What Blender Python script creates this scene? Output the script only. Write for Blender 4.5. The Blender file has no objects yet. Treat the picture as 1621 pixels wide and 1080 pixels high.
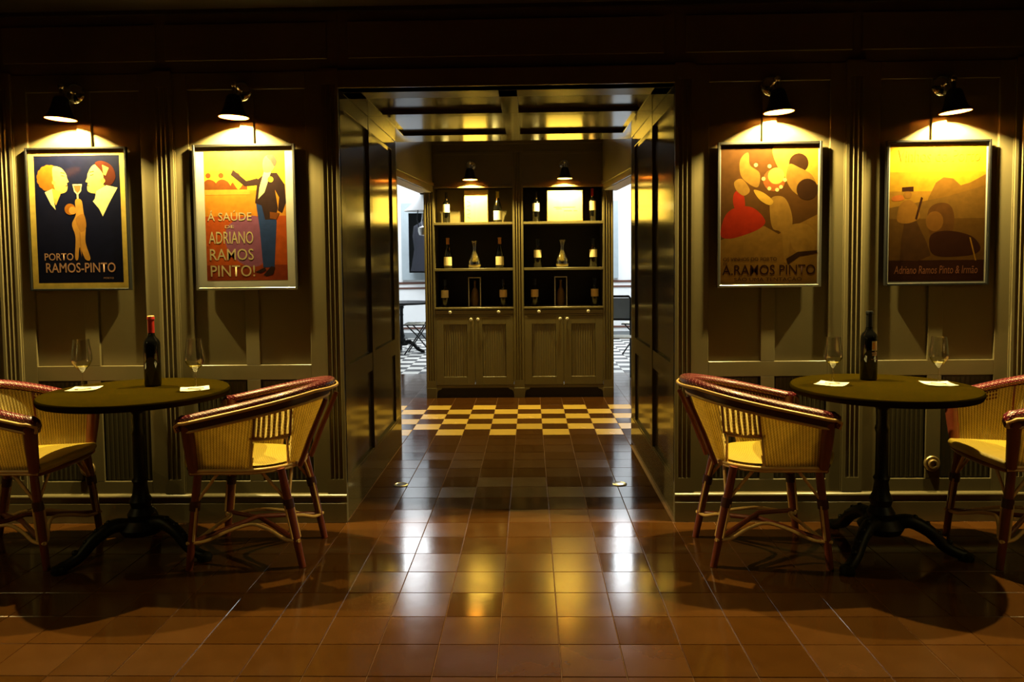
import bpy, bmesh, math, random
from mathutils import Vector, Matrix
import numpy as np

random.seed(7)
PI = math.pi
scn = bpy.context.scene
COL = scn.collection

# ------------------------------------------------------------------ camera
T = 0.21                                     # floor tile size
FPX, CY = 1208.24, 485.6                     # focal length and principal row in pixels of a 1621x1080 frame
PIT, YAW, ROL = math.radians(3.191), math.radians(1.361), math.radians(-0.603)
CAM = np.array([0.1130, -3.8830, 1.3279])


def cam_axes():
    c, s = math.cos(YAW), math.sin(YAW)
    f = np.array([-s * math.cos(PIT), c * math.cos(PIT), -math.sin(PIT)])
    r = np.array([c, s, 0.0])
    u = np.cross(r, f)
    c, s = math.cos(ROL), math.sin(ROL)
    return c * r + s * u, -s * r + c * u, f


AX, AU, AF = cam_axes()
cd = bpy.data.cameras.new('camera')
cam = bpy.data.objects.new('camera', cd)
COL.objects.link(cam)
cd.sensor_fit = 'HORIZONTAL'
cd.sensor_width = 36.0
cd.lens = FPX / 1621 * 36
cd.shift_y = -(540 - CY) / 1621
cd.clip_start = 0.05
cam.matrix_world = Matrix(((AX[0], AU[0], -AF[0], CAM[0]), (AX[1], AU[1], -AF[1], CAM[1]),
                           (AX[2], AU[2], -AF[2], CAM[2]), (0, 0, 0, 1)))
scn.camera = cam

# ------------------------------------------------------------------ world, lights, exposure
wd = bpy.data.worlds.new('world')
scn.world = wd
wd.use_nodes = True
wd.node_tree.nodes['Background'].inputs[0].default_value = (0.75, 0.85, 1.0, 1)
wd.node_tree.nodes['Background'].inputs[1].default_value = 0.15
scn.view_settings.view_transform = 'Standard'
scn.view_settings.look = 'None'
scn.view_settings.gamma = 1.0
scn.view_settings.use_curve_mapping = False
scn.view_settings.exposure = 0.0
scn.cycles.use_denoising = True
scn.cycles.sample_clamp_indirect = 4.0
scn.cycles.caustics_reflective = False
scn.cycles.caustics_refractive = False

LAMP_W = 195.0          # each picture lamp over a poster
LAMP_COL = (1.0, 0.78, 0.27)
CAB_COL = (1.0, 0.76, 0.20)
CAB_W = 140.0           # each lamp on the cabinet
SIDE_W = 13.0         # each lamp on the side walls of the bar, outside the view
DOWN_W = 17.0         # the two downlights over the chequered floor
DAY_W = 155.0         # each added, unseen laylight that brightens the rear room
DAY_COL = (0.92, 0.97, 1.0)


def area(name, loc, rot, sx, sy, w, col):
    l = bpy.data.lights.new(name, 'AREA')
    l.shape = 'RECTANGLE'
    l.size, l.size_y, l.energy, l.color = sx, sy, w, col
    o = bpy.data.objects.new(name, l)
    o.location, o.rotation_euler = loc, rot
    COL.objects.link(o)
    return o


# area lights at two unseen laylights, added to brighten the rear room
for sx in (-1, 1):
    area('added_room_light', (sx * 1.9, 7.9, 3.27), (0, 0, 0), 1.5, 3.0, DAY_W, DAY_COL)

# ------------------------------------------------------------------ materials


def nd(nt, t, **kw):
    n = nt.nodes.new(t)
    for k, v in kw.items():
        setattr(n, k, v)
    return n


def new_mat(name):
    m = bpy.data.materials.new(name)
    m.use_nodes = True
    return m, m.node_tree, m.node_tree.nodes['Principled BSDF']


def mat(name, col, rough=0.5, metal=0.0, var=0.12, scale=12.0, bump=0.0, bscale=60.0, coat=0.0, spec=0.5,
        stretch=(1, 1, 1), emit=None, estr=0.0, rand=0.0, rvar=0.0):
    """Principled paint/wood/metal whose colour and roughness wander with noise."""
    m, nt, p = new_mat(name)
    p.inputs['Roughness'].default_value = rough
    p.inputs['Metallic'].default_value = metal
    p.inputs['Coat Weight'].default_value = coat
    p.inputs['Coat Roughness'].default_value = 0.08
    p.inputs['Specular IOR Level'].default_value = spec
    tc = nd(nt, 'ShaderNodeTexCoord')
    mp = nd(nt, 'ShaderNodeMapping')
    mp.inputs['Scale'].default_value = stretch
    nt.links.new(tc.outputs['Object'], mp.inputs['Vector'])
    no = nd(nt, 'ShaderNodeTexNoise')
    no.inputs['Scale'].default_value = scale
    no.inputs['Detail'].default_value = 4
    nt.links.new(mp.outputs['Vector'], no.inputs['Vector'])
    mx = nd(nt, 'ShaderNodeMix', data_type='RGBA')
    a = [c * (1 - var) for c in col] + [1]
    b = [min(1, c * (1 + var)) for c in col] + [1]
    mx.inputs[6].default_value, mx.inputs[7].default_value = a, b
    nt.links.new(no.outputs['Fac'], mx.inputs[0])
    out = mx.outputs[2]
    if rand > 0:
        oi = nd(nt, 'ShaderNodeObjectInfo')
        hs = nd(nt, 'ShaderNodeHueSaturation')
        mr = nd(nt, 'ShaderNodeMapRange')
        mr.inputs[3].default_value, mr.inputs[4].default_value = 1 - rand, 1 + rand
        nt.links.new(oi.outputs['Random'], mr.inputs[0])
        nt.links.new(mr.outputs[0], hs.inputs['Value'])
        nt.links.new(out, hs.inputs['Color'])
        out = hs.outputs[0]
        if rvar > 0:
            rr = nd(nt, 'ShaderNodeMapRange')
            rr.inputs[3].default_value, rr.inputs[4].default_value = rough - rvar, rough + rvar
            nt.links.new(oi.outputs['Random'], rr.inputs[0])
            ad = nd(nt, 'ShaderNodeMath', operation='MULTIPLY_ADD')
            nt.links.new(no.outputs['Fac'], ad.inputs[0])
            ad.inputs[1].default_value = 0.06
            nt.links.new(rr.outputs[0], ad.inputs[2])
            nt.links.new(ad.outputs[0], p.inputs['Roughness'])
    nt.links.new(out, p.inputs['Base Color'])
    if bump > 0:
        n2 = nd(nt, 'ShaderNodeTexNoise')
        n2.inputs['Scale'].default_value = bscale
        n2.inputs['Detail'].default_value = 3
        nt.links.new(mp.outputs['Vector'], n2.inputs['Vector'])
        bp = nd(nt, 'ShaderNodeBump')
        bp.inputs['Strength'].default_value = bump
        bp.inputs['Distance'].default_value = 0.002
        nt.links.new(n2.outputs['Fac'], bp.inputs['Height'])
        nt.links.new(bp.outputs[0], p.inputs['Normal'])
    if emit:
        p.inputs['Emission Color'].default_value = (*emit, 1)
        p.inputs['Emission Strength'].default_value = estr
    return m


def thin_glass(name, tint=(1, 1, 1), rough=0.02, ior=1.45, gain=1.0):
    """Thin clear pane: transparent, with a Fresnel reflection."""
    m = bpy.data.materials.new(name)
    m.use_nodes = True
    nt = m.node_tree
    nt.nodes.clear()
    o = nd(nt, 'ShaderNodeOutputMaterial')
    tr = nd(nt, 'ShaderNodeBsdfTransparent')
    tr.inputs[0].default_value = (*tint, 1)
    gl = nd(nt, 'ShaderNodeBsdfGlossy')
    gl.inputs['Roughness'].default_value = rough
    fr = nd(nt, 'ShaderNodeFresnel')
    ge = nd(nt, 'ShaderNodeNewGeometry')
    mr = nd(nt, 'ShaderNodeMapRange')          # same reflection on both faces of the pane
    mr.inputs[3].default_value, mr.inputs[4].default_value = ior, 1.0 / ior
    nt.links.new(ge.outputs['Backfacing'], mr.inputs[0])
    nt.links.new(mr.outputs[0], fr.inputs['IOR'])
    mm = nd(nt, 'ShaderNodeMath', operation='MULTIPLY')
    mm.use_clamp = True
    mm.inputs[1].default_value = gain
    mx = nd(nt, 'ShaderNodeMixShader')
    nt.links.new(fr.outputs[0], mm.inputs[0])
    nt.links.new(mm.outputs[0], mx.inputs[0])
    nt.links.new(tr.outputs[0], mx.inputs[1])
    nt.links.new(gl.outputs[0], mx.inputs[2])
    nt.links.new(mx.outputs[0], o.inputs[0])
    return m


def weave_mat(name, ca, cb, fleck=None, pu=0.014, pv=0.012, rough=0.5, fu=0.02, fv=0.012, coat=0.0, amount=0.25, trans=0.0, ribs=0.0, dash=None):
    """Woven cane: over-and-under strands from the UVs (metres); optional diagonal rows of flecks."""
    m, nt, p = new_mat(name)
    p.inputs['Roughness'].default_value = rough
    p.inputs['Coat Weight'].default_value = coat
    p.inputs['Coat Roughness'].default_value = 0.15
    uv = nd(nt, 'ShaderNodeUVMap')
    sp = nd(nt, 'ShaderNodeSeparateXYZ')
    nt.links.new(uv.outputs[0], sp.inputs[0])

    def m_(op, a, b=None):
        n = nd(nt, 'ShaderNodeMath', operation=op)
        for i, x in enumerate((a, b)):
            if x is None:
                continue
            if isinstance(x, (int, float)):
                n.inputs[i].default_value = x
            else:
                nt.links.new(x, n.inputs[i])
        return n.outputs[0]
    u, v = sp.outputs[0], sp.outputs[1]
    su = m_('SINE', m_('MULTIPLY', u, 2 * PI / pu))
    sv = m_('SINE', m_('MULTIPLY', v, 2 * PI / pv))
    w = m_('MULTIPLY', su, sv)
    rib = m_('MULTIPLY', m_('ADD', m_('COSINE', m_('MULTIPLY', u, 2 * PI / pu)), 1.0), 0.5)
    f = m_('ADD', m_('MULTIPLY', rib, ribs), m_('MULTIPLY', m_('ADD', w, 1.0), 0.5 * (1 - ribs)))
    no = nd(nt, 'ShaderNodeTexNoise')
    no.inputs['Scale'].default_value = 40
    tc = nd(nt, 'ShaderNodeTexCoord')
    nt.links.new(tc.outputs['Object'], no.inputs['Vector'])
    f2 = m_('ADD', m_('MULTIPLY', f, 0.75), m_('MULTIPLY', no.outputs['Fac'], 0.35))
    mx = nd(nt, 'ShaderNodeMix', data_type='RGBA')
    mx.inputs[6].default_value = (*ca, 1)
    mx.inputs[7].default_value = (*cb, 1)
    nt.links.new(f2, mx.inputs[0])
    out = mx.outputs[2]
    if fleck:
        d1 = m_('FRACT', m_('ADD', m_('DIVIDE', u, fu), m_('DIVIDE', v, fv * 2)))
        d2 = m_('FRACT', m_('DIVIDE', v, fv))
        k = m_('MULTIPLY', m_('LESS_THAN', d1, amount * 1.3), m_('LESS_THAN', d2, 0.5))
        m2 = nd(nt, 'ShaderNodeMix', data_type='RGBA')
        nt.links.new(k, m2.inputs[0])
        nt.links.new(out, m2.inputs[6])
        m2.inputs[7].default_value = (*fleck, 1)
        out = m2.outputs[2]
    if dash:                                    # darker strands laid over the ribs above height dash[0]
        k = m_('MULTIPLY', m_('GREATER_THAN', v, dash[0]), m_('GREATER_THAN', m_('SINE', m_('MULTIPLY', v, 2 * PI / 0.018)), -0.1))
        k = m_('MULTIPLY', k, m_('LESS_THAN', rib, 0.72))
        side = m_('GREATER_THAN', m_('ABSOLUTE', m_('SUBTRACT', u, dash[1])), dash[2])
        k = m_('MULTIPLY', k, side)
        m3 = nd(nt, 'ShaderNodeMix', data_type='RGBA')
        nt.links.new(k, m3.inputs[0])
        nt.links.new(out, m3.inputs[6])
        m3.inputs[7].default_value = (0.12, 0.02, 0.015, 1)
        out = m3.outputs[2]
    nt.links.new(out, p.inputs['Base Color'])
    bp = nd(nt, 'ShaderNodeBump')
    bp.inputs['Strength'].default_value = 0.5
    bp.inputs['Distance'].default_value = 0.002
    nt.links.new(f, bp.inputs['Height'])
    nt.links.new(bp.outputs[0], p.inputs['Normal'])
    if trans:                                   # thin cane lets light through
        tr = nd(nt, 'ShaderNodeBsdfTranslucent')
        nt.links.new(out, tr.inputs[0])
        ms = nd(nt, 'ShaderNodeMixShader')
        ms.inputs[0].default_value = trans
        nt.links.new(p.outputs[0], ms.inputs[1])
        nt.links.new(tr.outputs[0], ms.inputs[2])
        nt.links.new(ms.outputs[0], nt.nodes['Material Output'].inputs[0])
    return m


M = {}
OL = (0.150, 0.122, 0.060)
M['olive'] = mat('olive gloss paint', OL, 0.30, var=0.10, scale=5, bump=0.10, bscale=30, stretch=(1, 1, 0.15))
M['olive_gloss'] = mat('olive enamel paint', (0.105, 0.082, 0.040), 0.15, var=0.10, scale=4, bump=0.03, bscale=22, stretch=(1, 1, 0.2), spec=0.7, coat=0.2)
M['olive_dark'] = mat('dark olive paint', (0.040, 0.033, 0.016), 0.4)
M['umber'] = mat('umber ceiling paint', (0.05, 0.035, 0.022), 0.6)
M['white'] = mat('white plaster', (0.80, 0.83, 0.85), 0.7, var=0.03)
M['grey_paint'] = mat('grey blue paint', (0.36, 0.43, 0.47), 0.5)
M['stripe'] = mat('brown dado tile', (0.13, 0.06, 0.045), 0.3)
M['stripe_grey'] = mat('grey dado tile', (0.20, 0.22, 0.23), 0.3)
M['grout'] = mat('floor grout', (0.20, 0.10, 0.05), 0.8, var=0.3, scale=25)
M['terracotta'] = mat('waxed terracotta', (0.074, 0.027, 0.005), 0.115, var=0.22, scale=9, bump=0.06, bscale=18, rand=0.16, rvar=0.05)
M['cream'] = mat('cream cement tile', (0.66, 0.44, 0.09), 0.2, var=0.10, scale=8, bump=0.05, bscale=18, rand=0.06, rvar=0.04)
M['tile_white'] = mat('white cement tile', (0.78, 0.78, 0.74), 0.3, var=0.05)
M['tile_black'] = mat('dark cement tile', (0.05, 0.05, 0.055), 0.3, var=0.1)
M['chrome'] = mat('chrome', (0.75, 0.73, 0.70), 0.08, metal=1.0, var=0.03)
M['black_enamel'] = mat('black enamel', (0.006, 0.006, 0.006), 0.35, var=0.2)
M['shade_in'] = mat('cream enamel lining', (0.42, 0.20, 0.03), 0.5, var=0.04)
M['rim'] = mat('glow coloured lamp rim', (0.40, 0.06, 0.01), 0.4)  # orange glow of the thin rim put into its colour
M['bulb'] = mat('lit bulb', (1, 0.9, 0.7), 0.3, emit=(1.0, 0.62, 0.20), estr=6.0)
M['alu'] = mat('brushed aluminium', (0.72, 0.68, 0.60), 0.28, metal=1.0, var=0.06)
M['black_frame'] = mat('black frame', (0.008, 0.008, 0.008), 0.5, spec=0.2)
M['pane'] = thin_glass('picture glass', rough=0.04)
M['glass'] = thin_glass('clear glass', gain=4.0, ior=1.5, rough=0.05)
M['glass_foot'] = thin_glass('clear glass foot', gain=1.6, ior=1.4, rough=0.1)
M['wine'] = mat('white port', (0.80, 0.60, 0.12), 0.1, var=0.05)
M['wine'].node_tree.nodes['Principled BSDF'].inputs['Subsurface Weight'].default_value = 0.0
M['bottle'] = mat('dark bottle glass', (0.003, 0.003, 0.003), 0.06, var=0.1, spec=0.8)
M['red_foil'] = mat('red foil', (0.38, 0.02, 0.015), 0.35)
M['black_foil'] = mat('black foil', (0.012, 0.012, 0.013), 0.3)
M['orange_foil'] = mat('orange foil', (0.60, 0.26, 0.05), 0.4)
M['yellow_foil'] = mat('yellow foil', (0.72, 0.56, 0.06), 0.4)
M['gold_foil'] = mat('gold cap', (0.70, 0.42, 0.14), 0.35)
M['label'] = mat('cream label paper', (0.78, 0.66, 0.40), 0.6, var=0.08, scale=60)
M['label_tan'] = mat('tan label paper', (0.62, 0.42, 0.18), 0.6, var=0.1, scale=60)
M['label_white'] = mat('white label paper', (0.85, 0.82, 0.74), 0.6, var=0.05, scale=60)
M['ink'] = mat('brown ink', (0.30, 0.15, 0.06), 0.7)
M['pinewood'] = mat('pine box wood', (0.80, 0.64, 0.22), 0.5, var=0.14, scale=7, stretch=(6, 6, 0.5), bump=0.05)
M['paper'] = mat('napkin paper', (0.86, 0.84, 0.72), 0.8, var=0.03, scale=40)
M['table_top'] = mat('dark lacquered tabletop', (0.019, 0.0125, 0.0008), 0.6, spec=0.0, var=0.25, scale=7, bump=0.04)
M['iron'] = mat('black cast iron', (0.004, 0.004, 0.004), 0.45, spec=0.3, var=0.3, bump=0.3, bscale=40)
M['cane'] = mat('honey cane', (0.74, 0.46, 0.16), 0.38, var=0.2, scale=30)
M['bamboo'] = mat('dark red rattan', (0.17, 0.035, 0.018), 0.33, var=0.3, scale=20, coat=0.2)
M['binding'] = mat('dark binding', (0.05, 0.012, 0.012), 0.4, var=0.2)
M['weave'] = weave_mat('yellow cane weave', (0.20, 0.12, 0.025), (0.88, 0.70, 0.24), pu=0.0145, rough=0.5, trans=0.5, ribs=0.65, dash=(0.225, 0.62, 0.40))
M['seat_weave'] = weave_mat('seat cane weave', (0.36, 0.24, 0.02), (0.52, 0.37, 0.04), pu=0.03, pv=0.010, rough=0.5)
M['red_weave'] = weave_mat('red lacquer weave', (0.035, 0.0005, 0.004), (0.125, 0.001, 0.011), fleck=(0.62, 0.34, 0.26), pu=0.012,
                           pv=0.012, rough=0.28, fu=0.020, fv=0.016, coat=0.2, amount=0.12)
M['brass'] = mat('old brass', (0.50, 0.36, 0.15), 0.35, metal=0.8)
M['steel'] = mat('brushed steel', (0.55, 0.55, 0.53), 0.3, metal=1.0)
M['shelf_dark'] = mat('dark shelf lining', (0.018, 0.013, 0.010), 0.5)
M['silver'] = mat('satin silver', (0.62, 0.59, 0.52), 0.35, var=0.05)
M['mirror'] = mat('mirror glass', (0.10, 0.13, 0.20), 0.03, metal=1.0, var=0.02)  # dark blue reflection put into the glass colour
M['reflection_cloth'] = mat('blue reflection cloth', (0.007, 0.009, 0.018), 0.8)
M['pale_seat'] = mat('pale slat paint', (0.62, 0.62, 0.52), 0.5)


def ink(name, c, rough=0.55):
    k = 'print_' + name
    if k not in M:
        M[k] = mat('printed ' + name, c, rough, var=0.30, scale=34, spec=0.08)
    return M[k]


# ------------------------------------------------------------------ mesh builder


class MB:
    def __init__(s):
        s.v, s.f, s.uv, s.mi = [], [], {}, []

    def add(s, vs, fs, uvs=None, mi=0):
        o = len(s.v)
        s.v += [tuple(p) for p in vs]
        for k, f in enumerate(fs):
            if uvs is not None:
                s.uv[len(s.f)] = uvs[k]
            s.f.append(tuple(o + i for i in f))
            s.mi.append(mi)
        return s

    def box(s, x0, x1, y0, y1, z0, z1, mi=0):
        x0, x1 = sorted((x0, x1)); y0, y1 = sorted((y0, y1)); z0, z1 = sorted((z0, z1))
        vs = [(x0, y0, z0), (x1, y0, z0), (x1, y1, z0), (x0, y1, z0), (x0, y0, z1), (x1, y0, z1), (x1, y1, z1), (x0, y1, z1)]
        return s.add(vs, [(0, 3, 2, 1), (4, 5, 6, 7), (0, 1, 5, 4), (1, 2, 6, 5), (2, 3, 7, 6), (3, 0, 4, 7)], mi=mi)

    def prism(s, poly, fn, a, b, mi=0):
        """poly: 2-D outline; fn(p, q, t) -> 3-D; extruded from t=a to t=b."""
        n = len(poly)
        vs = [fn(p, q, a) for p, q in poly] + [fn(p, q, b) for p, q in poly]
        fs = [tuple(range(n))[::-1], tuple(range(n, 2 * n))]
        fs += [(i, (i + 1) % n, n + (i + 1) % n, n + i) for i in range(n)]
        return s.add(vs, fs, mi=mi)

    def lathe(s, prof, n=24, c=(0, 0, 0), mi=0, axis='z'):
        vs, fs, rings = [], [], []
        for r, z in prof:
            if r < 1e-6:
                rings.append([len(vs)]); vs.append((0, 0, z))
            else:
                rings.append(list(range(len(vs), len(vs) + n)))
                vs += [(r * math.cos(2 * PI * k / n), r * math.sin(2 * PI * k / n), z) for k in range(n)]
        for A, B in zip(rings, rings[1:]):
            for k in range(n):
                a, b = A[k % len(A)], A[(k + 1) % len(A)]
                d, e = B[k % len(B)], B[(k + 1) % len(B)]
                f = []
                for q in (a, b, e, d):
                    if q not in f:
                        f.append(q)
                if len(f) > 2:
                    fs.append(tuple(f))
        if axis == 'y':
            vs = [(x, -z, y) for x, y, z in vs]
        if axis == 'x':
            vs = [(z, y, -x) for x, y, z in vs]
        return s.add([(x + c[0], y + c[1], z + c[2]) for x, y, z in vs], fs, mi=mi)

    def tube(s, path, r, n=8, closed=False, mi=0, flat=1.0, uvscale=1.0):
        P = [Vector(p) for p in path]
        m = len(P)
        rs = r if isinstance(r, (list, tuple)) else [r] * m
        vs, fs, uvs = [], [], []
        up = None
        L = 0.0
        Ls = []
        for i in range(m):
            if closed:
                t = P[(i + 1) % m] - P[i - 1]
            else:
                t = P[min(i + 1, m - 1)] - P[max(i - 1, 0)]
            t.normalize()
            if up is None:
                up = Vector((0, 0, 1)) if abs(t.z) < 0.9 else Vector((1, 0, 0))
            side = t.cross(up)
            if side.length < 1e-6:
                side = t.orthogonal()
            side.normalize()
            nu = side.cross(t).normalized()
            up = nu
            if i:
                L += (P[i] - P[i - 1]).length
            Ls.append(L)
            for k in range(n):
                a = 2 * PI * k / n
                vs.append(P[i] + side * (rs[i] * math.cos(a)) + nu * (rs[i] * flat * math.sin(a)))
        for i in range(m if closed else m - 1):
            j = (i + 1) % m
            for k in range(n):
                k2 = (k + 1) % n
                fs.append((i * n + k, i * n + k2, j * n + k2, j * n + k))
                lu0, lu1 = Ls[i], (Ls[j] if j > i else Ls[i] + 0.02)
                w = 2 * PI * max(rs) / n
                uvs.append([(lu0, k * w), (lu0, (k + 1) * w), (lu1, (k + 1) * w), (lu1, k * w)])
        if not closed:
            fs.append(tuple(range(n))); uvs.append([(0, 0)] * n)
            fs.append(tuple(range((m - 1) * n, m * n))[::-1]); uvs.append([(0, 0)] * n)
        return s.add(vs, fs, uvs, mi)

    def grid(s, fn, nu, nv, uvfn=None, skip=None, mi=0, flip=False):
        vs = [fn(i / nu, j / nv) for j in range(nv + 1) for i in range(nu + 1)]
        fs, uvs = [], []
        for j in range(nv):
            for i in range(nu):
                if skip and skip((i + .5) / nu, (j + .5) / nv):
                    continue
                q = [j * (nu + 1) + i, j * (nu + 1) + i + 1, (j + 1) * (nu + 1) + i + 1, (j + 1) * (nu + 1) + i]
                ij = [(i, j), (i + 1, j), (i + 1, j + 1), (i, j + 1)]
                if flip:
                    q.reverse(); ij.reverse()
                fs.append(tuple(q))
                uvs.append([(uvfn(a / nu, b / nv) if uvfn else (a / nu, b / nv)) for a, b in ij])
        return s.add(vs, fs, uvs, mi)

    def mesh(s, name, mats, smooth=35, bevel=0.0, recalc=True):
        me = bpy.data.meshes.new(name)
        me.from_pydata(s.v, [], s.f)
        for m in (mats if isinstance(mats, (list, tuple)) else [mats]):
            me.materials.append(m)
        if len(set(s.mi)) > 1:
            me.polygons.foreach_set('material_index', s.mi)
        if s.uv:
            ul = me.uv_layers.new(name='UVMap')
            for p in me.polygons:
                u = s.uv.get(p.index)
                if u:
                    for k, li in enumerate(p.loop_indices):
                        ul.data[li].uv = u[k]
        if bevel > 0 or recalc:
            bm = bmesh.new()
            bm.from_mesh(me)
            if recalc:
                bmesh.ops.recalc_face_normals(bm, faces=bm.faces)
            if bevel > 0:
                ed = [e for e in bm.edges if len(e.link_faces) == 2 and e.calc_face_angle(0) > 0.6]
                bmesh.ops.bevel(bm, geom=ed, offset=bevel, segments=1, affect='EDGES', clamp_overlap=True)
            bm.to_mesh(me)
            bm.free()
        if smooth:
            me.polygons.foreach_set('use_smooth', [True] * len(me.polygons))
            me.set_sharp_from_angle(angle=math.radians(smooth))
        me.update()
        return me

    def build(s, name, mats, parent=None, smooth=35, bevel=0.0, loc=None, rot=None, recalc=True):
        return link(name, s.mesh(name, mats, smooth, bevel, recalc), parent, loc, rot)


def link(name, me, parent=None, loc=None, rot=None):
    o = bpy.data.objects.new(name, me)
    COL.objects.link(o)
    if parent is not None:
        o.parent = parent
    if loc is not None:
        o.location = loc
    if rot is not None:
        o.rotation_euler = rot
    return o


def tag(o, label=None, cat=None, group=None, kind=None):
    if label: o['label'] = label
    if cat: o['category'] = cat
    if group: o['group'] = group
    if kind: o['kind'] = kind
    return o


def thing(name, label, cat, loc=(0, 0, 0), rz=0.0, group=None):
    o = bpy.data.objects.new(name, None)
    o.empty_display_size = 0.1
    COL.objects.link(o)
    o.location = loc
    o.rotation_euler = (0, 0, rz)
    return tag(o, label, cat, group)


def struct(name, mb, m, label=None, bevel=0.0, smooth=35):
    o = mb.build(name, m, None, smooth, bevel)
    o['kind'] = 'structure'
    if label:
        o['label'] = label
    return o


def copy_tree(o, parent=None):
    c = o.copy()
    COL.objects.link(c)
    c.parent = parent
    for ch in list(o.children):
        copy_tree(ch, c)
    return c


def boxpart(name, m, parent, *b, bevel=0.0015):
    return MB().box(*b).build(name, m, parent, bevel=bevel)


def spline(pts, n=8, closed=True):
    """Catmull-Rom through 2-D/3-D points."""
    P = [Vector(p) for p in pts]
    out = []
    m = len(P)
    for i in range(m if closed else m - 1):
        if closed:
            a, b, c, d = P[i - 1], P[i], P[(i + 1) % m], P[(i + 2) % m]
        else:
            a, b, c, d = P[max(i - 1, 0)], P[i], P[i + 1], P[min(i + 2, m - 1)]
        for k in range(n):
            t = k / n
            out.append(0.5 * ((2 * b) + (c - a) * t + (2 * a - 5 * b + 4 * c - d) * t * t + (3 * b - a - 3 * c + d) * t ** 3))
    if not closed:
        out.append(P[-1])
    return out


# ------------------------------------------------------------------ floor
floor = struct('floor', MB().box(-5.1, 5.1, -6.6, 10.1, -0.12, -0.003), M['grout'], 'dark grout bed under the waxed floor tiles')
XI = lambda i: T * (i + 0.97)
rows = []                                     # (y0, y1, kind)
for j in range(-30, 14):
    rows.append((T * (j - 5.12), T * (j + 1 - 5.12), 'plain', 0))
YF0 = (14.5996 - 5.12) * T
rows.append((T * (14 - 5.12), YF0, 'plain', 0))
for r in range(6):
    rows.append((YF0 + r * T, YF0 + (r + 1) * T, 'check', r))
y = YF0 + 6 * T
while y < 5.3:
    rows.append((y, y + T, 'plain', 0)); y += T
r = 0
while y < 10.0:
    rows.append((y, y + T, 'bw', r)); y += T; r += 1


def proj(p):
    d = np.array(p) - CAM
    z = d @ AF
    if z < 0.2:
        return None
    return 810.5 + FPX * (d @ AX) / z, CY - FPX * (d @ AU) / z


def hidden_floor(x, y):
    """inside a wall or under the cabinet"""
    if 0.03 < y < 1.72 and abs(x) > 0.93: return True
    if 3.72 < y < 4.05 and abs(x) < 0.9: return True
    return False


G = 0.0022
tile_me = {}


def tile_mesh(w, d, key):
    k = (round(w, 3), round(d, 3), key)
    if k not in tile_me:
        a, b, e = w / 2 - G / 2, d / 2 - G / 2, 0.0016
        vs = [(-a, -b, -0.006), (a, -b, -0.006), (a, b, -0.006), (-a, b, -0.006),
              (-a, -b, -e), (a, -b, -e), (a, b, -e), (-a, b, -e),
              (-a + e, -b + e, 0), (a - e, -b + e, 0), (a - e, b - e, 0), (-a + e, b - e, 0)]
        fs = [(8, 9, 10, 11)]
        for q in range(4):
            w_ = (q + 1) % 4
            fs += [(q, w_, 4 + w_, 4 + q), (4 + q, 4 + w_, 8 + w_, 8 + q)]
        tile_me[k] = MB().add(vs, fs).mesh('tile', M[key], smooth=0)
    return tile_me[k]


cand, rest = [], []
for (y0, y1, kind, r) in rows:
    for i in range(-26, 25):
        x0, x1 = XI(i), XI(i + 1)
        xc, yc = (x0 + x1) / 2, (y0 + y1) / 2
        if abs(xc) > 5 or hidden_floor(xc, yc): continue
        if yc < 0.05 and abs(xc) > 3.7: continue
        key = 'terracotta'
        if kind == 'check' and (i + r) % 2 == 0: key = 'cream'
        if kind == 'bw': key = 'tile_white' if (i + r) % 2 == 0 else 'tile_black'
        p = proj((xc, yc, 0))
        seen = p is not None and -45 < p[0] < 1666 and p[1] < 1105
        if seen and 1.72 < yc < 3.66:
            seen = abs(xc) < 0.95 * (yc + 3.88) / 5.6 * 0.92
        if yc > 3.6: seen = False
        (cand if seen else rest).append(((xc - CAM[0]) ** 2 + (yc - CAM[1]) ** 2, xc, yc, x1 - x0, y1 - y0, key))
cand.sort()
rest += cand[300:]
for k, (d, xc, yc, w, dp, key) in enumerate(cand[:300]):
    o = link('tile', tile_mesh(w, dp, key), floor, (xc, yc, random.uniform(-0.0003, 0.0003)),
             (random.gauss(0, 0.0016), random.gauss(0, 0.0016), 0))
mbs = {}
for (d, xc, yc, w, dp, key) in rest:
    b = mbs.setdefault(key, MB())
    me = tile_mesh(w, dp, key)
    tx, ty = random.gauss(0, 0.0014), random.gauss(0, 0.0014)
    b.add([(v.co.x + xc, v.co.y + yc, v.co.z + v.co.x * tx + v.co.y * ty) for v in me.vertices], [tuple(p.vertices) for p in me.polygons])
tf = MB()
keys = list(mbs)
for q, key in enumerate(keys):
    tf.add(mbs[key].v, mbs[key].f, mi=q)
o = tf.build('tile_field', [M[k] for k in keys], floor, smooth=0)
o['kind'] = 'stuff'

# ------------------------------------------------------------------ far wall of the bar: panelling around the passage
H = 3.0
WT = 0.25


def pilaster(parent, x0, x1, m, y=0.0, z0=0.15, z1=2.32, depth=0.012, name='pilaster', cap=True):
    """Fluted strip: three rounded grooves cut between a plain foot and a plain head."""
    w = x1 - x0
    gw = w * 0.115
    prof = [(x0, y + 0.02), (x0, y - depth)]
    for c in (0.27, 0.5, 0.73):
        xc = x0 + w * c
        prof += [(xc - gw, y - depth), (xc - gw * .55, y - depth + 0.008), (xc + gw * .55, y - depth + 0.008), (xc + gw, y - depth)]
    prof += [(x1, y - depth), (x1, y + 0.02)]
    b = MB()
    b.prism(prof, lambda p, q, t: (p, q, t), z0 + 0.075, z1 - 0.08)
    b.box(x0, x1, y - depth, y + 0.02, z0, z0 + 0.075)
    b.box(x0, x1, y - depth, y + 0.02, z1 - 0.08, z1)
    return b.build(name, m, parent, smooth=25)


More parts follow.
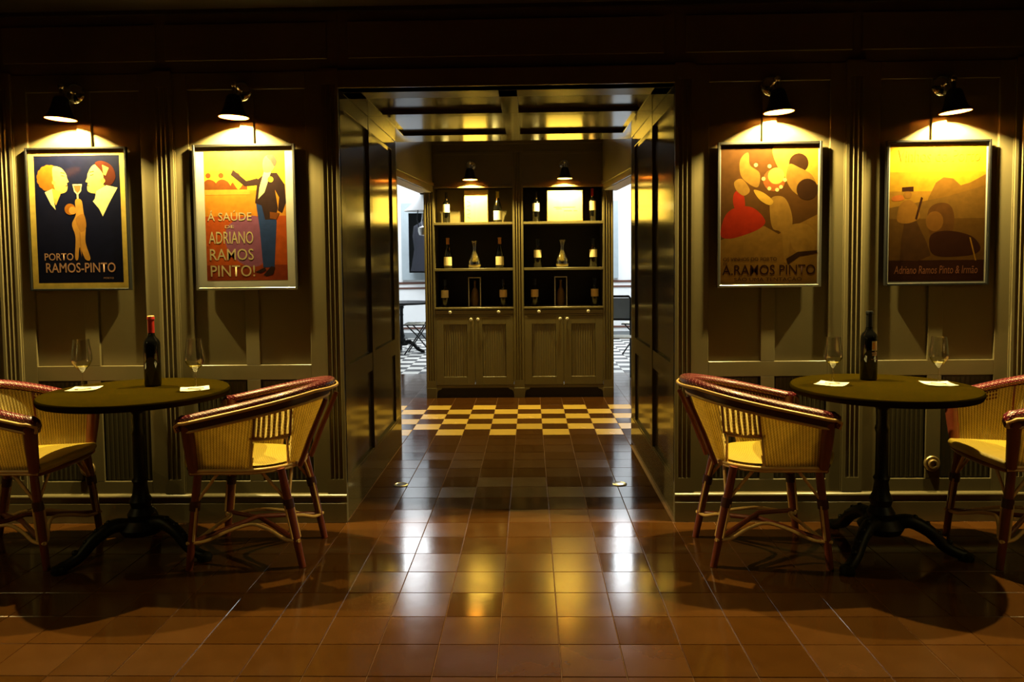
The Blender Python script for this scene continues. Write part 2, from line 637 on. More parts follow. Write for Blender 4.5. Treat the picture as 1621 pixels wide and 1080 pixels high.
def reeds(parent, x0, x1, z0, z1, m, y, pitch=0.024, name='reeded_panel', rz=0.0):
    n = max(2, round((x1 - x0) / pitch))
    w = (x1 - x0) / n
    prof = [(x0, y + 0.012)]
    for k in range(n):
        c = x0 + (k + .5) * w
        for a in (160, 125, 90, 55, 20):
            prof.append((c + w * 0.46 * math.cos(math.radians(a)), y - 0.006 * math.sin(math.radians(a))))
    prof.append((x1, y + 0.012))
    b = MB()
    b.prism(prof, lambda p, q, t: (p, q, t), z0, z1)
    return b.build(name, m, parent, smooth=50)


def panel_wall(side):
    s = side
    nm = 'left' if s < 0 else 'right'
    X = lambda a, b: tuple(sorted((s * a, s * b)))
    w = struct('wall_far_' + nm, MB().box(*X(0.87, 3.75), 0.022, WT, 0, H), M['olive'],
               'olive panelled bar wall on the %s of the passage' % nm)
    # bays: (edge, stile, field...) measured outwards from the passage
    bays = [(0.945, 1.016, 1.281, 1.351, 1.617, 1.69), (1.795, 1.865, 2.117, 2.19, 2.448, 2.52), (2.62, 2.69, 2.95, 3.02, 3.28, 3.35)]
    for a, b, c, d, e, f in bays:
        for p, q in ((a, b), (e, f)):
            boxpart('stile', M['olive'], w, *X(p, q), 0.0, 0.03, 0.15, 2.31)
        for z0, z1 in ((0.745, 0.822), (0.15, 0.215), (2.225, 2.31)):
            boxpart('rail', M['olive'], w, *X(b, e), 0.0, 0.03, z0, z1)
        for z0, z1 in ((0.822, 2.225), (0.215, 0.745)):
            boxpart('stile', M['olive'], w, *X(c, d), 0.0, 0.03, z0, z1)
        for p, q in ((b, c), (d, e)):
            boxpart('panel', M['olive'], w, *X(p, q), 0.014, 0.03, 0.822, 2.225, bevel=0)
            x0, x1 = X(p, q)
            reeds(w, x0 + 0.006, x1 - 0.006, 0.222, 0.738, M['olive_dark'], 0.013)  # reeds in darker paint, partly for the shade under the tables
        # thin raised bead round each bay
        for p in (a, f):
            boxpart('bead', M['olive'], w, *X(p - 0.003, p + 0.003), -0.004, 0.02, 0.15, 2.31, bevel=0)
    for p, q in ((0.845, 0.942), (1.693, 1.792), (2.523, 2.617), (3.353, 3.45)):
        x0, x1 = X(p, q)
        pilaster(w, x0, x1, M['olive'])
    # skirting with its bead, frieze and cornice
    b = MB()
    pr = [(0.02, 0.0), (-0.018, 0.0), (-0.018, 0.100), (-0.012, 0.104), (-0.012, 0.128), (-0.016, 0.131), (-0.019, 0.136), (-0.018, 0.141), (-0.012, 0.147), (-0.004, 0.150), (0.02, 0.151)]
    x0, x1 = X(0.845, 3.6)
    b.prism(pr, lambda p, q, t: (t, p, q), x0, x1)
    struct('baseboard_' + nm, b, M['olive'], 'olive skirting board under the %s panelling' % nm, smooth=25)
    boxpart('frieze', M['olive'], w, *X(0.845, 3.6), 0.004, 0.03, 2.31, 2.62)
    for p, q in ((0.90, 1.72), (1.77, 2.55), (2.60, 3.4)):
        boxpart('frieze_panel', M['olive'], w, *X(p, q), -0.006, 0.01, 2.37, 2.55)
    b = MB()
    pr = [(0.02, 2.60), (-0.02, 2.60), (-0.02, 2.62), (-0.04, 2.65), (-0.07, 2.67), (-0.075, 2.70), (0.02, 2.70)]
    b.prism(pr, lambda p, q, t: (t, p, q), x0, x1)
    b.build('cornice', M['olive_dark'], w, smooth=25)
    return w


for s in (-1, 1):
    panel_wall(s)

# header over the passage mouth
hd = struct('wall_far_header', MB().box(-0.87, 0.87, 0.022, WT, 2.222, H), M['olive'], 'dark olive wall above the passage mouth')
boxpart('rail', M['olive'], hd, -0.845, 0.845, -0.012, 0.03, 2.222, 2.31)
boxpart('frieze', M['olive'], hd, -0.845, 0.845, 0.004, 0.03, 2.31, 2.62)
boxpart('frieze_panel', M['olive'], hd, -0.79, 0.79, -0.006, 0.01, 2.37, 2.55)
b = MB()
b.prism([(0.02, 2.60), (-0.02, 2.60), (-0.02, 2.62), (-0.04, 2.65), (-0.07, 2.67), (-0.075, 2.70), (0.02, 2.70)], lambda p, q, t: (t, p, q), -0.845, 0.845)
b.build('cornice', M['olive_dark'], hd, smooth=25)

# passage side walls
PD = 1.70
for s in (-1, 1):
    nm = 'left' if s < 0 else 'right'
    X = lambda a, b: tuple(sorted((s * a, s * b)))
    w = struct('wall_passage_' + nm, MB().box(*X(0.872, 1.05), 0.24, PD - 0.001, 0, 2.6).box(*X(0.872, 0.9), 0.03, 0.25, 0, 2.4), M['olive_gloss'],
               'glossy olive panelled %s wall of the passage' % nm)
    boxpart('stile', M['olive_gloss'], w, *X(0.845, 0.88), 0.0, 0.11, 0.2, 2.222)
    boxpart('stile', M['olive_gloss'], w, *X(0.850, 0.88), 0.74, 0.82, 0.2, 2.222)
    boxpart('stile', M['olive_gloss'], w, *X(0.855, 0.88), 1.53, PD, 0.2, 2.222)
    for y0, y1 in ((0.11, 0.74), (0.82, 1.53)):
        boxpart('rail', M['olive_gloss'], w, *X(0.852, 0.88), y0, y1, 0.69, 0.80)
        boxpart('rail', M['olive_gloss'], w, *X(0.852, 0.88), y0, y1, 2.14, 2.222)
        boxpart('panel', M['olive_gloss'], w, *X(0.868, 0.88), y0, y1, 0.80, 2.14, bevel=0)
        boxpart('panel', M['olive_gloss'], w, *X(0.868, 0.88), y0, y1, 0.2, 0.69, bevel=0)
    b = MB().box(*X(0.848, 0.88), 0.0, PD, 0, 0.20).box(*X(0.852, 0.88), 0.0, PD, 0.20, 0.212)
    o = struct('baseboard_passage_' + nm, b, M['olive_gloss'], 'olive skirting along the %s passage wall' % nm, bevel=0.002)

# passage soffit: a flat frame round four sunk panels
cp = struct('ceiling_passage', MB().box(-0.875, 0.875, 0.03, PD - 0.001, 2.25, 2.34), M['olive_gloss'], 'glossy olive soffit over the passage with four sunk panels')
for y0, y1 in ((0.0, 0.10), (0.69, 0.775), (1.44, PD)):
    boxpart('rail', M['olive_gloss'], cp, -0.85, 0.85, y0, y1, 2.222, 2.26)
for x0, x1 in ((-0.85, -0.75), (-0.042, 0.056), (0.76, 0.85)):
    for y0, y1 in ((0.10, 0.69), (0.775, 1.44)):
        boxpart('stile', M['olive_gloss'], cp, x0, x1, y0, y1, 2.222, 2.26)
for x0, x1 in ((-0.75, -0.042), (0.056, 0.76)):
    for y0, y1 in ((0.10, 0.69), (0.775, 1.44)):
        boxpart('panel', M['olive_gloss'], cp, x0, x1, y0, y1, 2.245, 2.26, bevel=0)

# the rest of the bar, behind and beside the camera
struct('wall_left', MB().box(-3.75, -3.6, -6.6, 0.02, 0, H), M['olive_dark'], 'dark olive side wall of the bar on the left')
struct('wall_right', MB().box(3.6, 3.75, -6.6, 0.02, 0, H), M['olive_dark'], 'dark olive side wall of the bar on the right')
struct('wall_back', MB().box(-3.75, 3.75, -6.75, -6.6, 0, H), M['olive_dark'], 'dark olive wall of the bar behind the camera')
struct('ceiling', MB().box(-3.75, 3.75, -6.75, WT, H, H + 0.1), M['umber'], 'dark ceiling of the bar')

# ------------------------------------------------------------------ rear room
for s in (-1, 1):
    nm = 'left' if s < 0 else 'right'
    X = lambda a, b: tuple(sorted((s * a, s * b)))
    # wall at the far mouth of the passage (white on the room side)
    struct('wall_rear_near_' + nm, MB().box(*X(0.885, 5.1), PD, PD + 0.06, 0, 3.3), M['olive'], 'olive near wall of the rear room, %s side' % nm)
    boxpart('architrave', M['olive'], bpy.data.objects['wall_rear_near_' + nm], *X(0.860, 0.90), PD - 0.012, PD + 0.075, 0, 2.26)
    struct('wall_rear_' + nm, MB().box(*X(4.9, 5.1), 1.7, 10.1, 0, 3.3), M['white'], 'white side wall of the rear room, %s' % nm)
    # olive lintel running from the passage to the cabinet, white on the room side
    p0, p1 = Vector((s * 0.998, PD + 0.06, 0)), Vector((s * 0.828, 3.70, 0))
    d = (p1 - p0).normalized()
    nrm = Vector((-d.y, d.x, 0)) * (1 if s < 0 else -1)
    nrm = nrm if nrm.x * s > 0 else -nrm
    b = MB()
    q = [p0, p1, p1 + nrm * 0.02, p0 + nrm * 0.02]
    b.prism([(v.x, v.y) for v in q], lambda p, r_, t: (p, r_, t), 2.045, 3.3)
    lt = struct('trim_%d' % (1 if s < 0 else 2), b, M['olive'], 'olive lintel from passage to cabinet, %s side' % nm)
    b = MB()
    q = [p0 + nrm * 0.02, p1 + nrm * 0.02, p1 + nrm * 0.15, p0 + nrm * 0.15]
    b.prism([(v.x, v.y) for v in q], lambda p, r_, t: (p, r_, t), 2.040, 3.3)
    b.build('lintel_lining', M['white'], lt)
    q = [p0 - nrm * 0.012, p1 - nrm * 0.012, p1, p0]
    b = MB()
    b.prism([(v.x, v.y) for v in q], lambda p, r_, t: (p, r_, t), 2.10, 2.13)
    b.build('lintel_bead', M['olive'], lt)
b = MB().box(-5.1, 5.1, PD, 6.4, 3.3, 3.4).box(-5.1, 5.1, 9.4, 10.1, 3.3, 3.4)
for x0, x1 in ((-5.1, -2.65), (-1.15, 1.15), (2.65, 5.1)):
    b.box(x0, x1, 6.4, 9.4, 3.3, 3.4)
struct('ceiling_rear', b, M['white'], 'white ceiling of the rear room with two added laylights')
for k, xc in enumerate((-1.9, 1.9)):  # unseen laylights, added to carry the light of the rear room
    f = MB()
    for q in (-0.75, -0.27, 0.21, 0.69):
        f.box(xc + q, xc + q + 0.06, 6.4, 9.4, 3.31, 3.39)
    for q in (6.4, 7.37, 8.34, 9.34):
        f.box(xc - 0.75, xc + 0.75, q, q + 0.06, 3.31, 3.39)
    wi = struct('window_%d' % (k + 1), f, M['white'], 'added white framed laylight, unseen, that brightens the rear room')
    MB().box(xc - 0.74, xc + 0.74, 6.41, 9.39, 3.345, 3.35).build('pane', M['pane'], wi)
wf = struct('wall_rear_far', MB().box(-5.1, 5.1, 9.9, 10.1, 0, 3.3), M['white'], 'white far wall of the rear room with brown dado lines')
for z0, z1 in ((0.985, 1.02), (0.895, 0.925), (0.165, 0.20), (0.0, 0.10)):
    boxpart('dado_line', M['stripe'] if z0 else M['stripe_grey'], wf, -4.9, 4.9, 9.885, 9.91, z0, z1, bevel=0)

# tall framed mirrors on the far wall
def wall_mirror(x0, x1, label):
    t = thing('wall_mirror', label, 'mirror', ((x0 + x1) / 2, 9.9, 1.06))
    w = (x1 - x0) / 2
    for a, b_, c, d in ((-w, -w + 0.13, 0, 1.38), (w - 0.13, w, 0, 1.38), (-w + .13, w - .13, 0, 0.13), (-w + .13, w - .13, 1.2, 1.38)):
        boxpart('frame_bar', M['grey_paint'], t, a, b_, -0.05, 0, c, d)
    boxpart('mirror_glass', M['mirror'], t, -w + 0.12, w - 0.12, -0.02, -0.005, 0.12, 1.21, bevel=0)
    return t


wall_mirror(-2.19, -1.28, 'grey framed tall mirror on the white wall, left of the cabinet')
wall_mirror(0.85, 1.70, 'grey framed tall mirror on the white wall, right of the cabinet')
# dark coat added to stand for the dark reflection in the left mirror
ct = thing('reflection_coat', 'dark blue coat added before the left mirror for its dark reflection', 'coat', (-1.66, 9.70, 1.16))
b = MB()
prof = [(0.03, 0.98), (0.14, 0.94), (0.28, 0.86), (0.30, 0.68), (0.27, 0.45), (0.33, 0.06)]
def coat(u, v):
    k = v * (len(prof) - 1); i = min(int(k), len(prof) - 2); f_ = k - i
    r_ = prof[i][0] * (1 - f_) + prof[i + 1][0] * f_; z = prof[i][1] * (1 - f_) + prof[i + 1][1] * f_
    a = u * 2 * PI
    rr = r_ * (1 + 0.09 * math.sin(7 * a) * v)
    return (rr * math.cos(a), 0.10 * math.sin(a) * (0.6 + 0.4 * r_ / .2), z)
b.grid(coat, 48, 15)
b.build('coat_body', M['reflection_cloth'], ct, smooth=80)
MB().tube([(0, 0.02, 1.02), (0, 0.02, 1.09), (0, 0.18, 1.09)], 0.008).build('hook', M['iron'], ct)

# pendant lamp in the rear room
pl = thing('pendant_lamp', 'white conical pendant lamp with glass chimney hanging in the rear room', 'lamp', (-1.30, 6.4, 0))
MB().tube([(0, 0, 3.3), (0, 0, 2.33)], 0.018).build('rod', M['iron'], pl)
MB().lathe([(0.0, 2.36), (0.07, 2.36), (0.075, 2.34), (0.045, 2.26), (0.0, 2.26)], 24).build('cap', M['iron'], pl)
MB().lathe([(0.045, 2.26), (0.10, 2.19), (0.26, 2.05), (0.265, 2.05), (0.105, 2.20), (0.048, 2.27)], 32).build('shade', M['white'], pl, smooth=60)
MB().lathe([(0.03, 1.85), (0.045, 1.90), (0.03, 1.98), (0.028, 2.10)], 20).build('chimney', M['glass'], pl, smooth=80)
MB().lathe([(0.0, 1.72), (0.07, 1.73), (0.085, 1.78), (0.085, 1.83), (0.03, 1.85), (0.0, 1.85)], 24).build('font', M['steel'], pl)
for a in (0.6, 2.7, 4.8):
    MB().tube([(0.08 * math.cos(a), 0.08 * math.sin(a), 1.82), (0.12 * math.cos(a), 0.12 * math.sin(a), 1.95), (0.07 * math.cos(a), 0.07 * math.sin(a), 2.2)], 0.006).build('bracket', M['iron'], pl)

# ------------------------------------------------------------------ tables


def make_table(name, label, loc, r=0.405, ztop=0.765, topm='table_top', group=None, square=None):
    t = thing(name, label, 'table', loc, 0, group)
    if square:
        a, b_ = square
        boxpart('table_top', M[topm], t, -a, a, -b_, b_, ztop - 0.03, ztop, bevel=0.006)
    else:
        MB().lathe([(0, ztop - 0.036), (r - 0.03, ztop - 0.036), (r - 0.006, ztop - 0.032), (r, ztop - 0.020), (r, ztop - 0.010), (r - 0.006, ztop - 0.002), (r - 0.02, ztop), (0, ztop)], 96).build('table_top', M[topm], t, smooth=40)
    MB().lathe([(0, ztop - 0.036), (0.12, ztop - 0.037), (0.11, ztop - 0.05), (0.04, ztop - 0.065), (0.034, ztop - 0.09), (0.0, ztop - 0.09)], 24).build('bracket', M['iron'], t)
    MB().lathe([(0, 0.16), (0.055, 0.16), (0.06, 0.19), (0.042, 0.22), (0.05, 0.25), (0.036, 0.28), (0.030, 0.33), (0.036, 0.345), (0.028, 0.36), (0.026, 0.55), (0.032, 0.57), (0.026, 0.59), (0.028, 0.66), (0.045, ztop - 0.085), (0, ztop - 0.085)], 24).build('column', M['iron'], t)
    MB().lathe([(0, 0.10), (0.085, 0.10), (0.10, 0.13), (0.07, 0.165), (0, 0.17)], 24).build('boss', M['iron'], t)
    for k in range(3):
        a = PI / 2 + 0.25 + 2 * PI * k / 3
        prof = [(0.05, 0.14), (0.12, 0.155), (0.20, 0.115), (0.26, 0.055), (0.31, 0.03), (0.345, 0.022)]
        pa = spline([(x, 0, z) for x, z in prof], 5, closed=False)
        rr = [0.034 - 0.013 * i / (len(pa) - 1) for i in range(len(pa))]
        b = MB()
        b.tube([(p.x * math.cos(a), p.x * math.sin(a), p.z) for p in pa], rr, 10)
        # scrolls cast along the leg
        for q in (0.14, 0.19, 0.235, 0.28):
            z = np.interp(q, [x for x, _ in prof], [z for _, z in prof])
            b.lathe([(0, -0.014), (0.012, -0.008), (0.014, 0.0), (0.012, 0.008), (0, 0.014)], 8, (q * math.cos(a), q * math.sin(a), z + 0.030))
        leg = b.build('leg', M['iron'], t, smooth=60)
        MB().lathe([(0, 0), (0.03, 0), (0.034, 0.012), (0.028, 0.032), (0, 0.042)], 12, (0.345 * math.cos(a), 0.345 * math.sin(a), 0)).build('paw', M['iron'], leg)
    return t


make_table('bistro_table', 'round dark bistro table beneath the couple poster, holding the red-capped bottle', (-1.705, -0.43, 0))
make_table('bistro_table', 'round dark bistro table holding the black-capped bottle with a picture label', (1.695, -0.44, 0), r=0.396)
make_table('cafe_table', 'cafe table with black iron foot in the bright rear room', (-1.86, 7.75, 0), r=0.46, ztop=0.77, topm='iron')

# ------------------------------------------------------------------ woven armchair


def plan(n, xf, xb, w, x0=0.0):
    """U-shaped plan curve, near front end round the back to the far front end, n+1 points by arc length."""
    pts = [(xf, -w), (x0, -w)]
    for k in range(1, 40):
        a = -PI / 2 - PI * k / 40
        pts.append((x0 + (x0 - xb) * math.cos(a) * 1.0, w * math.sin(a)))
    pts += [(x0, w), (xf, w)]
    pts = np.array(pts)
    d = np.r_[0, np.cumsum(np.hypot(*np.diff(pts, axis=0).T))]
    s = np.linspace(0, d[-1], n + 1)
    return np.stack([np.interp(s, d, pts[:, 0]), np.interp(s, d, pts[:, 1])], -1), d[-1]


NS = 380
Bc, _ = plan(NS, 0.215, -0.205, 0.208)
Tc, LT = plan(NS, 0.215, -0.315, 0.243)


def topz(x):
    t = min(1, max(0, (0.215 - x) / 0.53))
    return 0.655 + 0.115 * t


def shell_pt(u, v, off=0.0):
    i = min(NS, int(round(u * NS)))
    bx, by = Bc[i]
    tx, ty = Tc[i]
    zt = topz(tx)
    p = Vector((bx + (tx - bx) * v, by + (ty - by) * v, 0.44 + (zt - 0.44) * v))
    a, c = max(0, i - 1), min(NS, i + 1)
    t = Tc[c] - Tc[a]
    n = Vector((-t[1], t[0], 0)).normalized()
    if n.dot(Vector((p.x - 0.05, p.y, 0))) < 0:
        n = -n
    return p + n * off


def is_side(u): return u < 0.5 - 0.10 or u > 0.5 + 0.10


def hole(u, v):
    p = shell_pt(u, v)
    if not is_side(u) or abs(p.y) < 0.10: return False
    x = p.x
    lo, hi = -0.175 - 0.05 * v, -0.045 - 0.03 * v
    return lo < x < hi and p.z > 0.447


def make_chair():
    t = thing('woven_armchair', '', 'chair')
    # woven body
    b = MB()
    pu = 0.0145
    rib = lambda u, v: 0.0022 * math.cos(2 * PI * u * LT / pu) * (0.6 + 0.4 * math.cos(2 * PI * v * 20 + PI * round(u * LT / pu)))
    uvf = lambda u, v: (u * LT, v * 0.28)
    b.grid(lambda u, v: shell_pt(u, v, 0.006 + rib(u, v)), NS, 34, uvf, hole)
    b.grid(lambda u, v: shell_pt(u, v, -0.006 + rib(u, v)), NS, 34, uvf, lambda u, v: hole(u, v) and shell_pt(u, v).z < 0.58, flip=True)
    b.build('woven_body', M['weave'], t, smooth=80, recalc=False)
    # open slats and frame of each side window
    for s in (-1, 1):
        def at(x, z):
            """point of the side shell at local x and height z"""
            best = None
            rng = range(0, NS // 2 - 20) if s < 0 else range(NS // 2 + 20, NS + 1)
            for i in rng:
                u = i / NS
                zt = topz(Tc[i][0])
                v = min(1, max(0, (z - 0.44) / (zt - 0.44)))
                p = shell_pt(u, v, 0.002)
                e = abs(p.x - x)
                if best is None or e < best[0]:
                    best = (e, p)
            return best[1]
        fr = MB()
        fr.tube([at(-0.040, 0.445), at(-0.052, 0.575), at(-0.185, 0.575), at(-0.175, 0.445)], 0.007, 6)
        fr.tube([at(-0.040, 0.585), at(-0.195, 0.585)], 0.006, 6)
        fr.build('window_frame', M['cane'], t)
        for x0 in (-0.058, -0.196):
            MB().tube([at(x0, 0.585), at(x0 - 0.02, 0.76)], 0.013, 6, flat=0.5).build('upright', M['bamboo'], t)
        b = MB()
        for k in range(6):
            x0 = -0.078 - 0.020 * k
            b.tube([at(x0, 0.585), at(x0 - 0.008, 0.65), at(x0 - 0.018, 0.76)], 0.0065, 6)
        o = b.build('strands', M['weave'], t)
    # seat
    b = MB()
    def halfw(x):
        return 0.205 if x > 0 else 0.205 * math.sqrt(max(0, 1 - (x / 0.20) ** 2))
    def seat(u, v):
        bb = 2 * u - 1
        xf = 0.300 - 0.075 * bb * bb
        if v < 0.8:
            x = -0.196 + (xf + 0.196) * (v / 0.8)
            return (x, bb * min(0.212, halfw(x) if x < 0 else 0.205 + 0.01 * min(1, x / .2)), 0.458 + 0.030 * max(0, (x + .1) / .4) * (1 - 0.5 * bb * bb) + 0.008 * (1 - bb * bb))
        a = (v - 0.8) / 0.2 * 2.6
        R = 0.015
        z0 = 0.458 + 0.030 * max(0, (xf + .1) / .4) * (1 - 0.5 * bb * bb) + 0.008 * (1 - bb * bb)
        return (xf + R * math.sin(a), bb * 0.215, z0 - R + R * math.cos(a))
    b.grid(seat, 60, 60, lambda u, v: (u * 0.42, v * 0.6))
    b.grid(lambda u, v: (lambda p: (p[0] - (0.006 if v > .8 else 0), p[1], p[2] - 0.010))(seat(u, v)), 20, 30, lambda u, v: (u * 0.42, v * 0.6), flip=True)
    b.build('seat', M['seat_weave'], t, smooth=80, recalc=False)
    # roll, apron and cane edging along the arms and back
    n = 90
    R0, L0 = plan(n, 0.235, -0.325, 0.252)
    zr = lambda x: topz(x) + 0.022
    path = [(x, y, zr(x)) for x, y in R0]
    ends = lambda s: [(0.250, s * 0.252, zr(.235) - 0.010), (0.256, s * 0.250, zr(.235) - 0.030), (0.250, s * 0.247, zr(.235) - 0.052)]
    path = ends(-1)[::-1] + path + ends(1)
    rad = [0.020, 0.024, 0.027] + [0.029 + 0.005 * math.sin(PI * i / n) for i in range(n + 1)] + [0.027, 0.024, 0.020]
    MB().tube(path, rad, 20, flat=0.62).build('arm_roll', M['red_weave'], t, smooth=80)
    E0, _ = plan(n, 0.235, -0.366, 0.289)
    pe = [(x, y, zr(x) - 0.013) for x, y in E0]
    pe = [(0.257, -0.262, zr(.235) - 0.055), (0.262, -0.268, zr(.235) - 0.03)] + pe + [(0.262, 0.268, zr(.235) - 0.03), (0.257, 0.262, zr(.235) - 0.055)]
    MB().tube(pe, 0.0075, 8).build('cane_edge', M['cane'], t, smooth=80)
    A0, _ = plan(n, 0.228, -0.352, 0.278)
    A1, _ = plan(n, 0.215, -0.326, 0.262)
    b = MB()
    def apron(u, v):
        i = int(round(u * n))
        x = A0[i][0] * (1 - v) + A1[i][0] * v
        y = A0[i][1] * (1 - v) + A1[i][1] * v
        return (x, y, zr(A0[i][0]) - 0.015 - 0.040 * v)
    b.grid(apron, n, 3)
    b.build('apron', M['binding'], t, smooth=80)
    MB().tube([(x * 1.0, y, zr(x) - 0.056) for x, y in A1], 0.0065, 8).build('apron_edge', M['cane'], t, smooth=80)
    # seat rail
    B0, _ = plan(60, 0.225, -0.212, 0.216)
    MB().tube([(x, y, 0.442) for x, y in B0], 0.008, 8).tube([(x, y, 0.430) for x, y in B0], 0.006, 8).build('seat_rail', M['cane'], t, smooth=80)
    MB().tube([(0.222, -0.21, 0.43), (0.25, -0.1, 0.43), (0.255, 0, 0.43), (0.25, 0.1, 0.43), (0.222, 0.21, 0.43)], 0.013, 8).build('front_rail', M['bamboo'], t, smooth=80)
    # posts, legs and their canes
    corners = [(0.196, -0.200, 0.245, -0.212), (0.196, 0.200, 0.245, 0.212), (-0.160, -0.172, -0.248, -0.182), (-0.160, 0.172, -0.248, 0.182)]
    for k, (ax, ay, fx, fy) in enumerate(corners):
        at_ = lambda z: Vector((ax + (fx - ax) * (0.44 - z) / 0.44, ay + (fy - ay) * (0.44 - z) / 0.44, z))
        if k < 2:
            MB().tube([(0.210, ay * 1.07, 0.44), (0.215, ay * 1.17, 0.56), (0.22, ay * 1.23, 0.675)], [0.022, 0.027, 0.030], 14).build('arm_post', M['bamboo'], t, smooth=80)
        else:
            MB().tube([(-0.218, ay * 0.5, 0.43), (-0.268, ay * 0.52, 0.56), (-0.345, ay * 0.55, 0.735)], [0.012, 0.012, 0.011], 10).build('back_post', M['bamboo'], t, smooth=80)
        leg = MB().tube([at_(0.44), at_(0.30), at_(0.15), at_(0.0)], [0.0175, 0.0185, 0.0175, 0.0150], 12).build('leg', M['bamboo'], t, smooth=80)
        tg = Vector((-fy, fx, 0)).normalized() * 0.020
        b = MB()
        for sg in (-1, 1):
            b.tube([at_(0.28) + tg * sg, at_(0.13) + tg * sg], 0.0055, 6)
        b.build('leg_cane', M['cane'], leg, smooth=80)
        MB().tube([at_(0.305), at_(0.265)], 0.0235, 12).build('binding', M['binding'], leg, smooth=80)
        sx, sy = (-1 if ax > 0 else 1), (-1 if ay > 0 else 1)
        MB().tube([at_(0.29), (ax + sx * 0.085, ay * 1.02, 0.425)], 0.0075, 6).build('brace', M['cane'], leg, smooth=80)
        MB().tube([at_(0.29), (ax + (0.02 if ax > 0 else -0.02), ay + sy * 0.085, 0.425)], 0.0075, 6).build('brace', M['cane'], leg, smooth=80)
    # bowed stretchers
    f = [Vector((c[0] + (c[2] - c[0]) * 0.72, c[1] + (c[3] - c[1]) * 0.72, 0.122)) for c in corners]
    order = [0, 2, 3, 1]
    for a, c in zip(order, order[1:] + order[:1]):
        p, q = f[a], f[c]
        mid = (p + q) / 2
        inw = -Vector((mid.x, mid.y, 0)).normalized()
        out = lambda w: Vector((w.x, w.y, 0)).normalized() * 0.020
        pts = [p + out(p), p.lerp(q, 0.12) + inw * 0.012, p.lerp(q, 0.3) + inw * 0.055 + Vector((0, 0, .028)), mid + inw * 0.085 + Vector((0, 0, 0.045)),
               p.lerp(q, 0.7) + inw * 0.055 + Vector((0, 0, .028)), p.lerp(q, 0.88) + inw * 0.012, q + out(q)]
        MB().tube(spline(pts, 5, closed=False), 0.008, 8).build('stretcher', M['cane'], t, smooth=80)
    MB().tube([f[0], f[0].lerp(f[3], .5) + Vector((0, 0, .035)), f[3]], 0.011, 8).build('cross_stretcher', M['bamboo'], t, smooth=80)
    MB().tube([f[1], f[1].lerp(f[2], .5) + Vector((0, 0, .052)), f[2]], 0.011, 8).build('cross_stretcher', M['bamboo'], t, smooth=80)
    return t


chair0 = make_chair()
CH = [((1.15, -0.42, 0), 0.0, 'woven red and yellow armchair seen from its side, just right of the passage'),
      ((-1.15, -0.42, 0), PI, 'woven red and yellow armchair seen from its side, just left of the passage'),
      ((2.36, -0.42, 0), PI, 'woven red and yellow armchair cut off by the right edge of the view'),
      ((-2.275, -0.42, 0), 0.0, 'woven red and yellow armchair cut off by the left edge of the view')]
for k, (loc, rz, lab) in enumerate(CH):
    c = chair0 if k == 0 else copy_tree(chair0)
    c.location = loc
    c.rotation_euler = (0, 0, rz)
    tag(c, lab, 'chair', 'woven armchairs at the bistro tables')

# ------------------------------------------------------------------ lamps


def make_lamp(name, label, loc, watts, tilt=0.0, out=0.105, k=1.0, group=None, rz=0.0, swing=0.0, pitch=0.0, col=None):
    """Swan-neck picture lamp: chrome rosette, ball joint, black bell shade. loc = rosette centre on the wall."""
    t = thing(name, label, 'lamp', loc, rz, group)
    R = 0.050 * k
    MB().lathe([(0, 0), (R, 0), (R, 0.004), (R * .93, 0.009), (R * .86, 0.008), (R * .80, 0.012), (R * .5, 0.019), (R * .3, 0.022), (0, 0.024)], 32, axis='y').build('rosette', M['chrome'], t, smooth=30)
    a = Vector((0, -0.02, 0)); c = Vector((swing, -out, 0.012 * k))
    MB().tube([a, a.lerp(c, 0.5) + Vector((0, 0, 0.004)), c], 0.008 * k, 10).build('arm', M['chrome'], t, smooth=80)
    MB().lathe([(0, -0.017 * k), (0.011 * k, -0.013 * k), (0.017 * k, 0), (0.011 * k, 0.013 * k), (0, 0.017 * k)], 16, c).build('ball_joint', M['chrome'], t, smooth=80)
    # shade: axis hangs from the joint, tilted sideways
    h0, h1 = -0.068 * k, -0.158 * k
    sh = bpy.data.objects.new('lamp_head', None)
    b = MB()
    pr = [(0.012, h0 + 0.020 * k), (0.026 * k, h0 + 0.018 * k), (0.035 * k, h0 + 0.006 * k), (0.041 * k, h0 - 0.016 * k), (0.047 * k, h0 - 0.045 * k), (0.056 * k, h1 + 0.020 * k), (0.070 * k, h1 + 0.004 * k), (0.073 * k, h1)]
    b.lathe([(0, h0 + 0.020 * k)] + pr, 40)
    head = b.build('shade', M['black_enamel'], t, smooth=60, loc=c, rot=(pitch, tilt, 0))
    b = MB()
    b.lathe([(0, h0 + 0.014 * k)] + [(max(0.001, r - 0.0025), z - (0.003 if q == 0 else 0)) for q, (r, z) in enumerate(pr[1:])], 40)
    b.build('shade_lining', M['shade_in'], head, smooth=60)
    MB().tube([(0.0715 * k * math.cos(2 * PI * q / 40), 0.0715 * k * math.sin(2 * PI * q / 40), h1) for q in range(40)], 0.0036, 8, closed=True).build('rim', M['rim'], head, smooth=80)
    MB().tube([(0, 0, 0), (0, 0, h0 + 0.02 * k)], 0.010 * k, 12).build('neck', M['chrome'], head, smooth=80)
    MB().lathe([(0, h1 + 0.062 * k), (0.010 * k, h1 + 0.064 * k), (0.016 * k, h1 + 0.072 * k), (0.012 * k, h1 + 0.088 * k), (0.010 * k, h0 + 0.01 * k), (0, h0 + 0.01 * k)], 16).build('bulb', M['bulb'], head, smooth=80)
    l = bpy.data.lights.new('lamp_light', 'POINT')
    l.energy, l.color, l.shadow_soft_size = watts, col or LAMP_COL, 0.012
    lo = bpy.data.objects.new('lamp_light', l)
    COL.objects.link(lo)
    lo.parent = head
    lo.location = (0, 0, h1 + 0.045 * k)
    return t


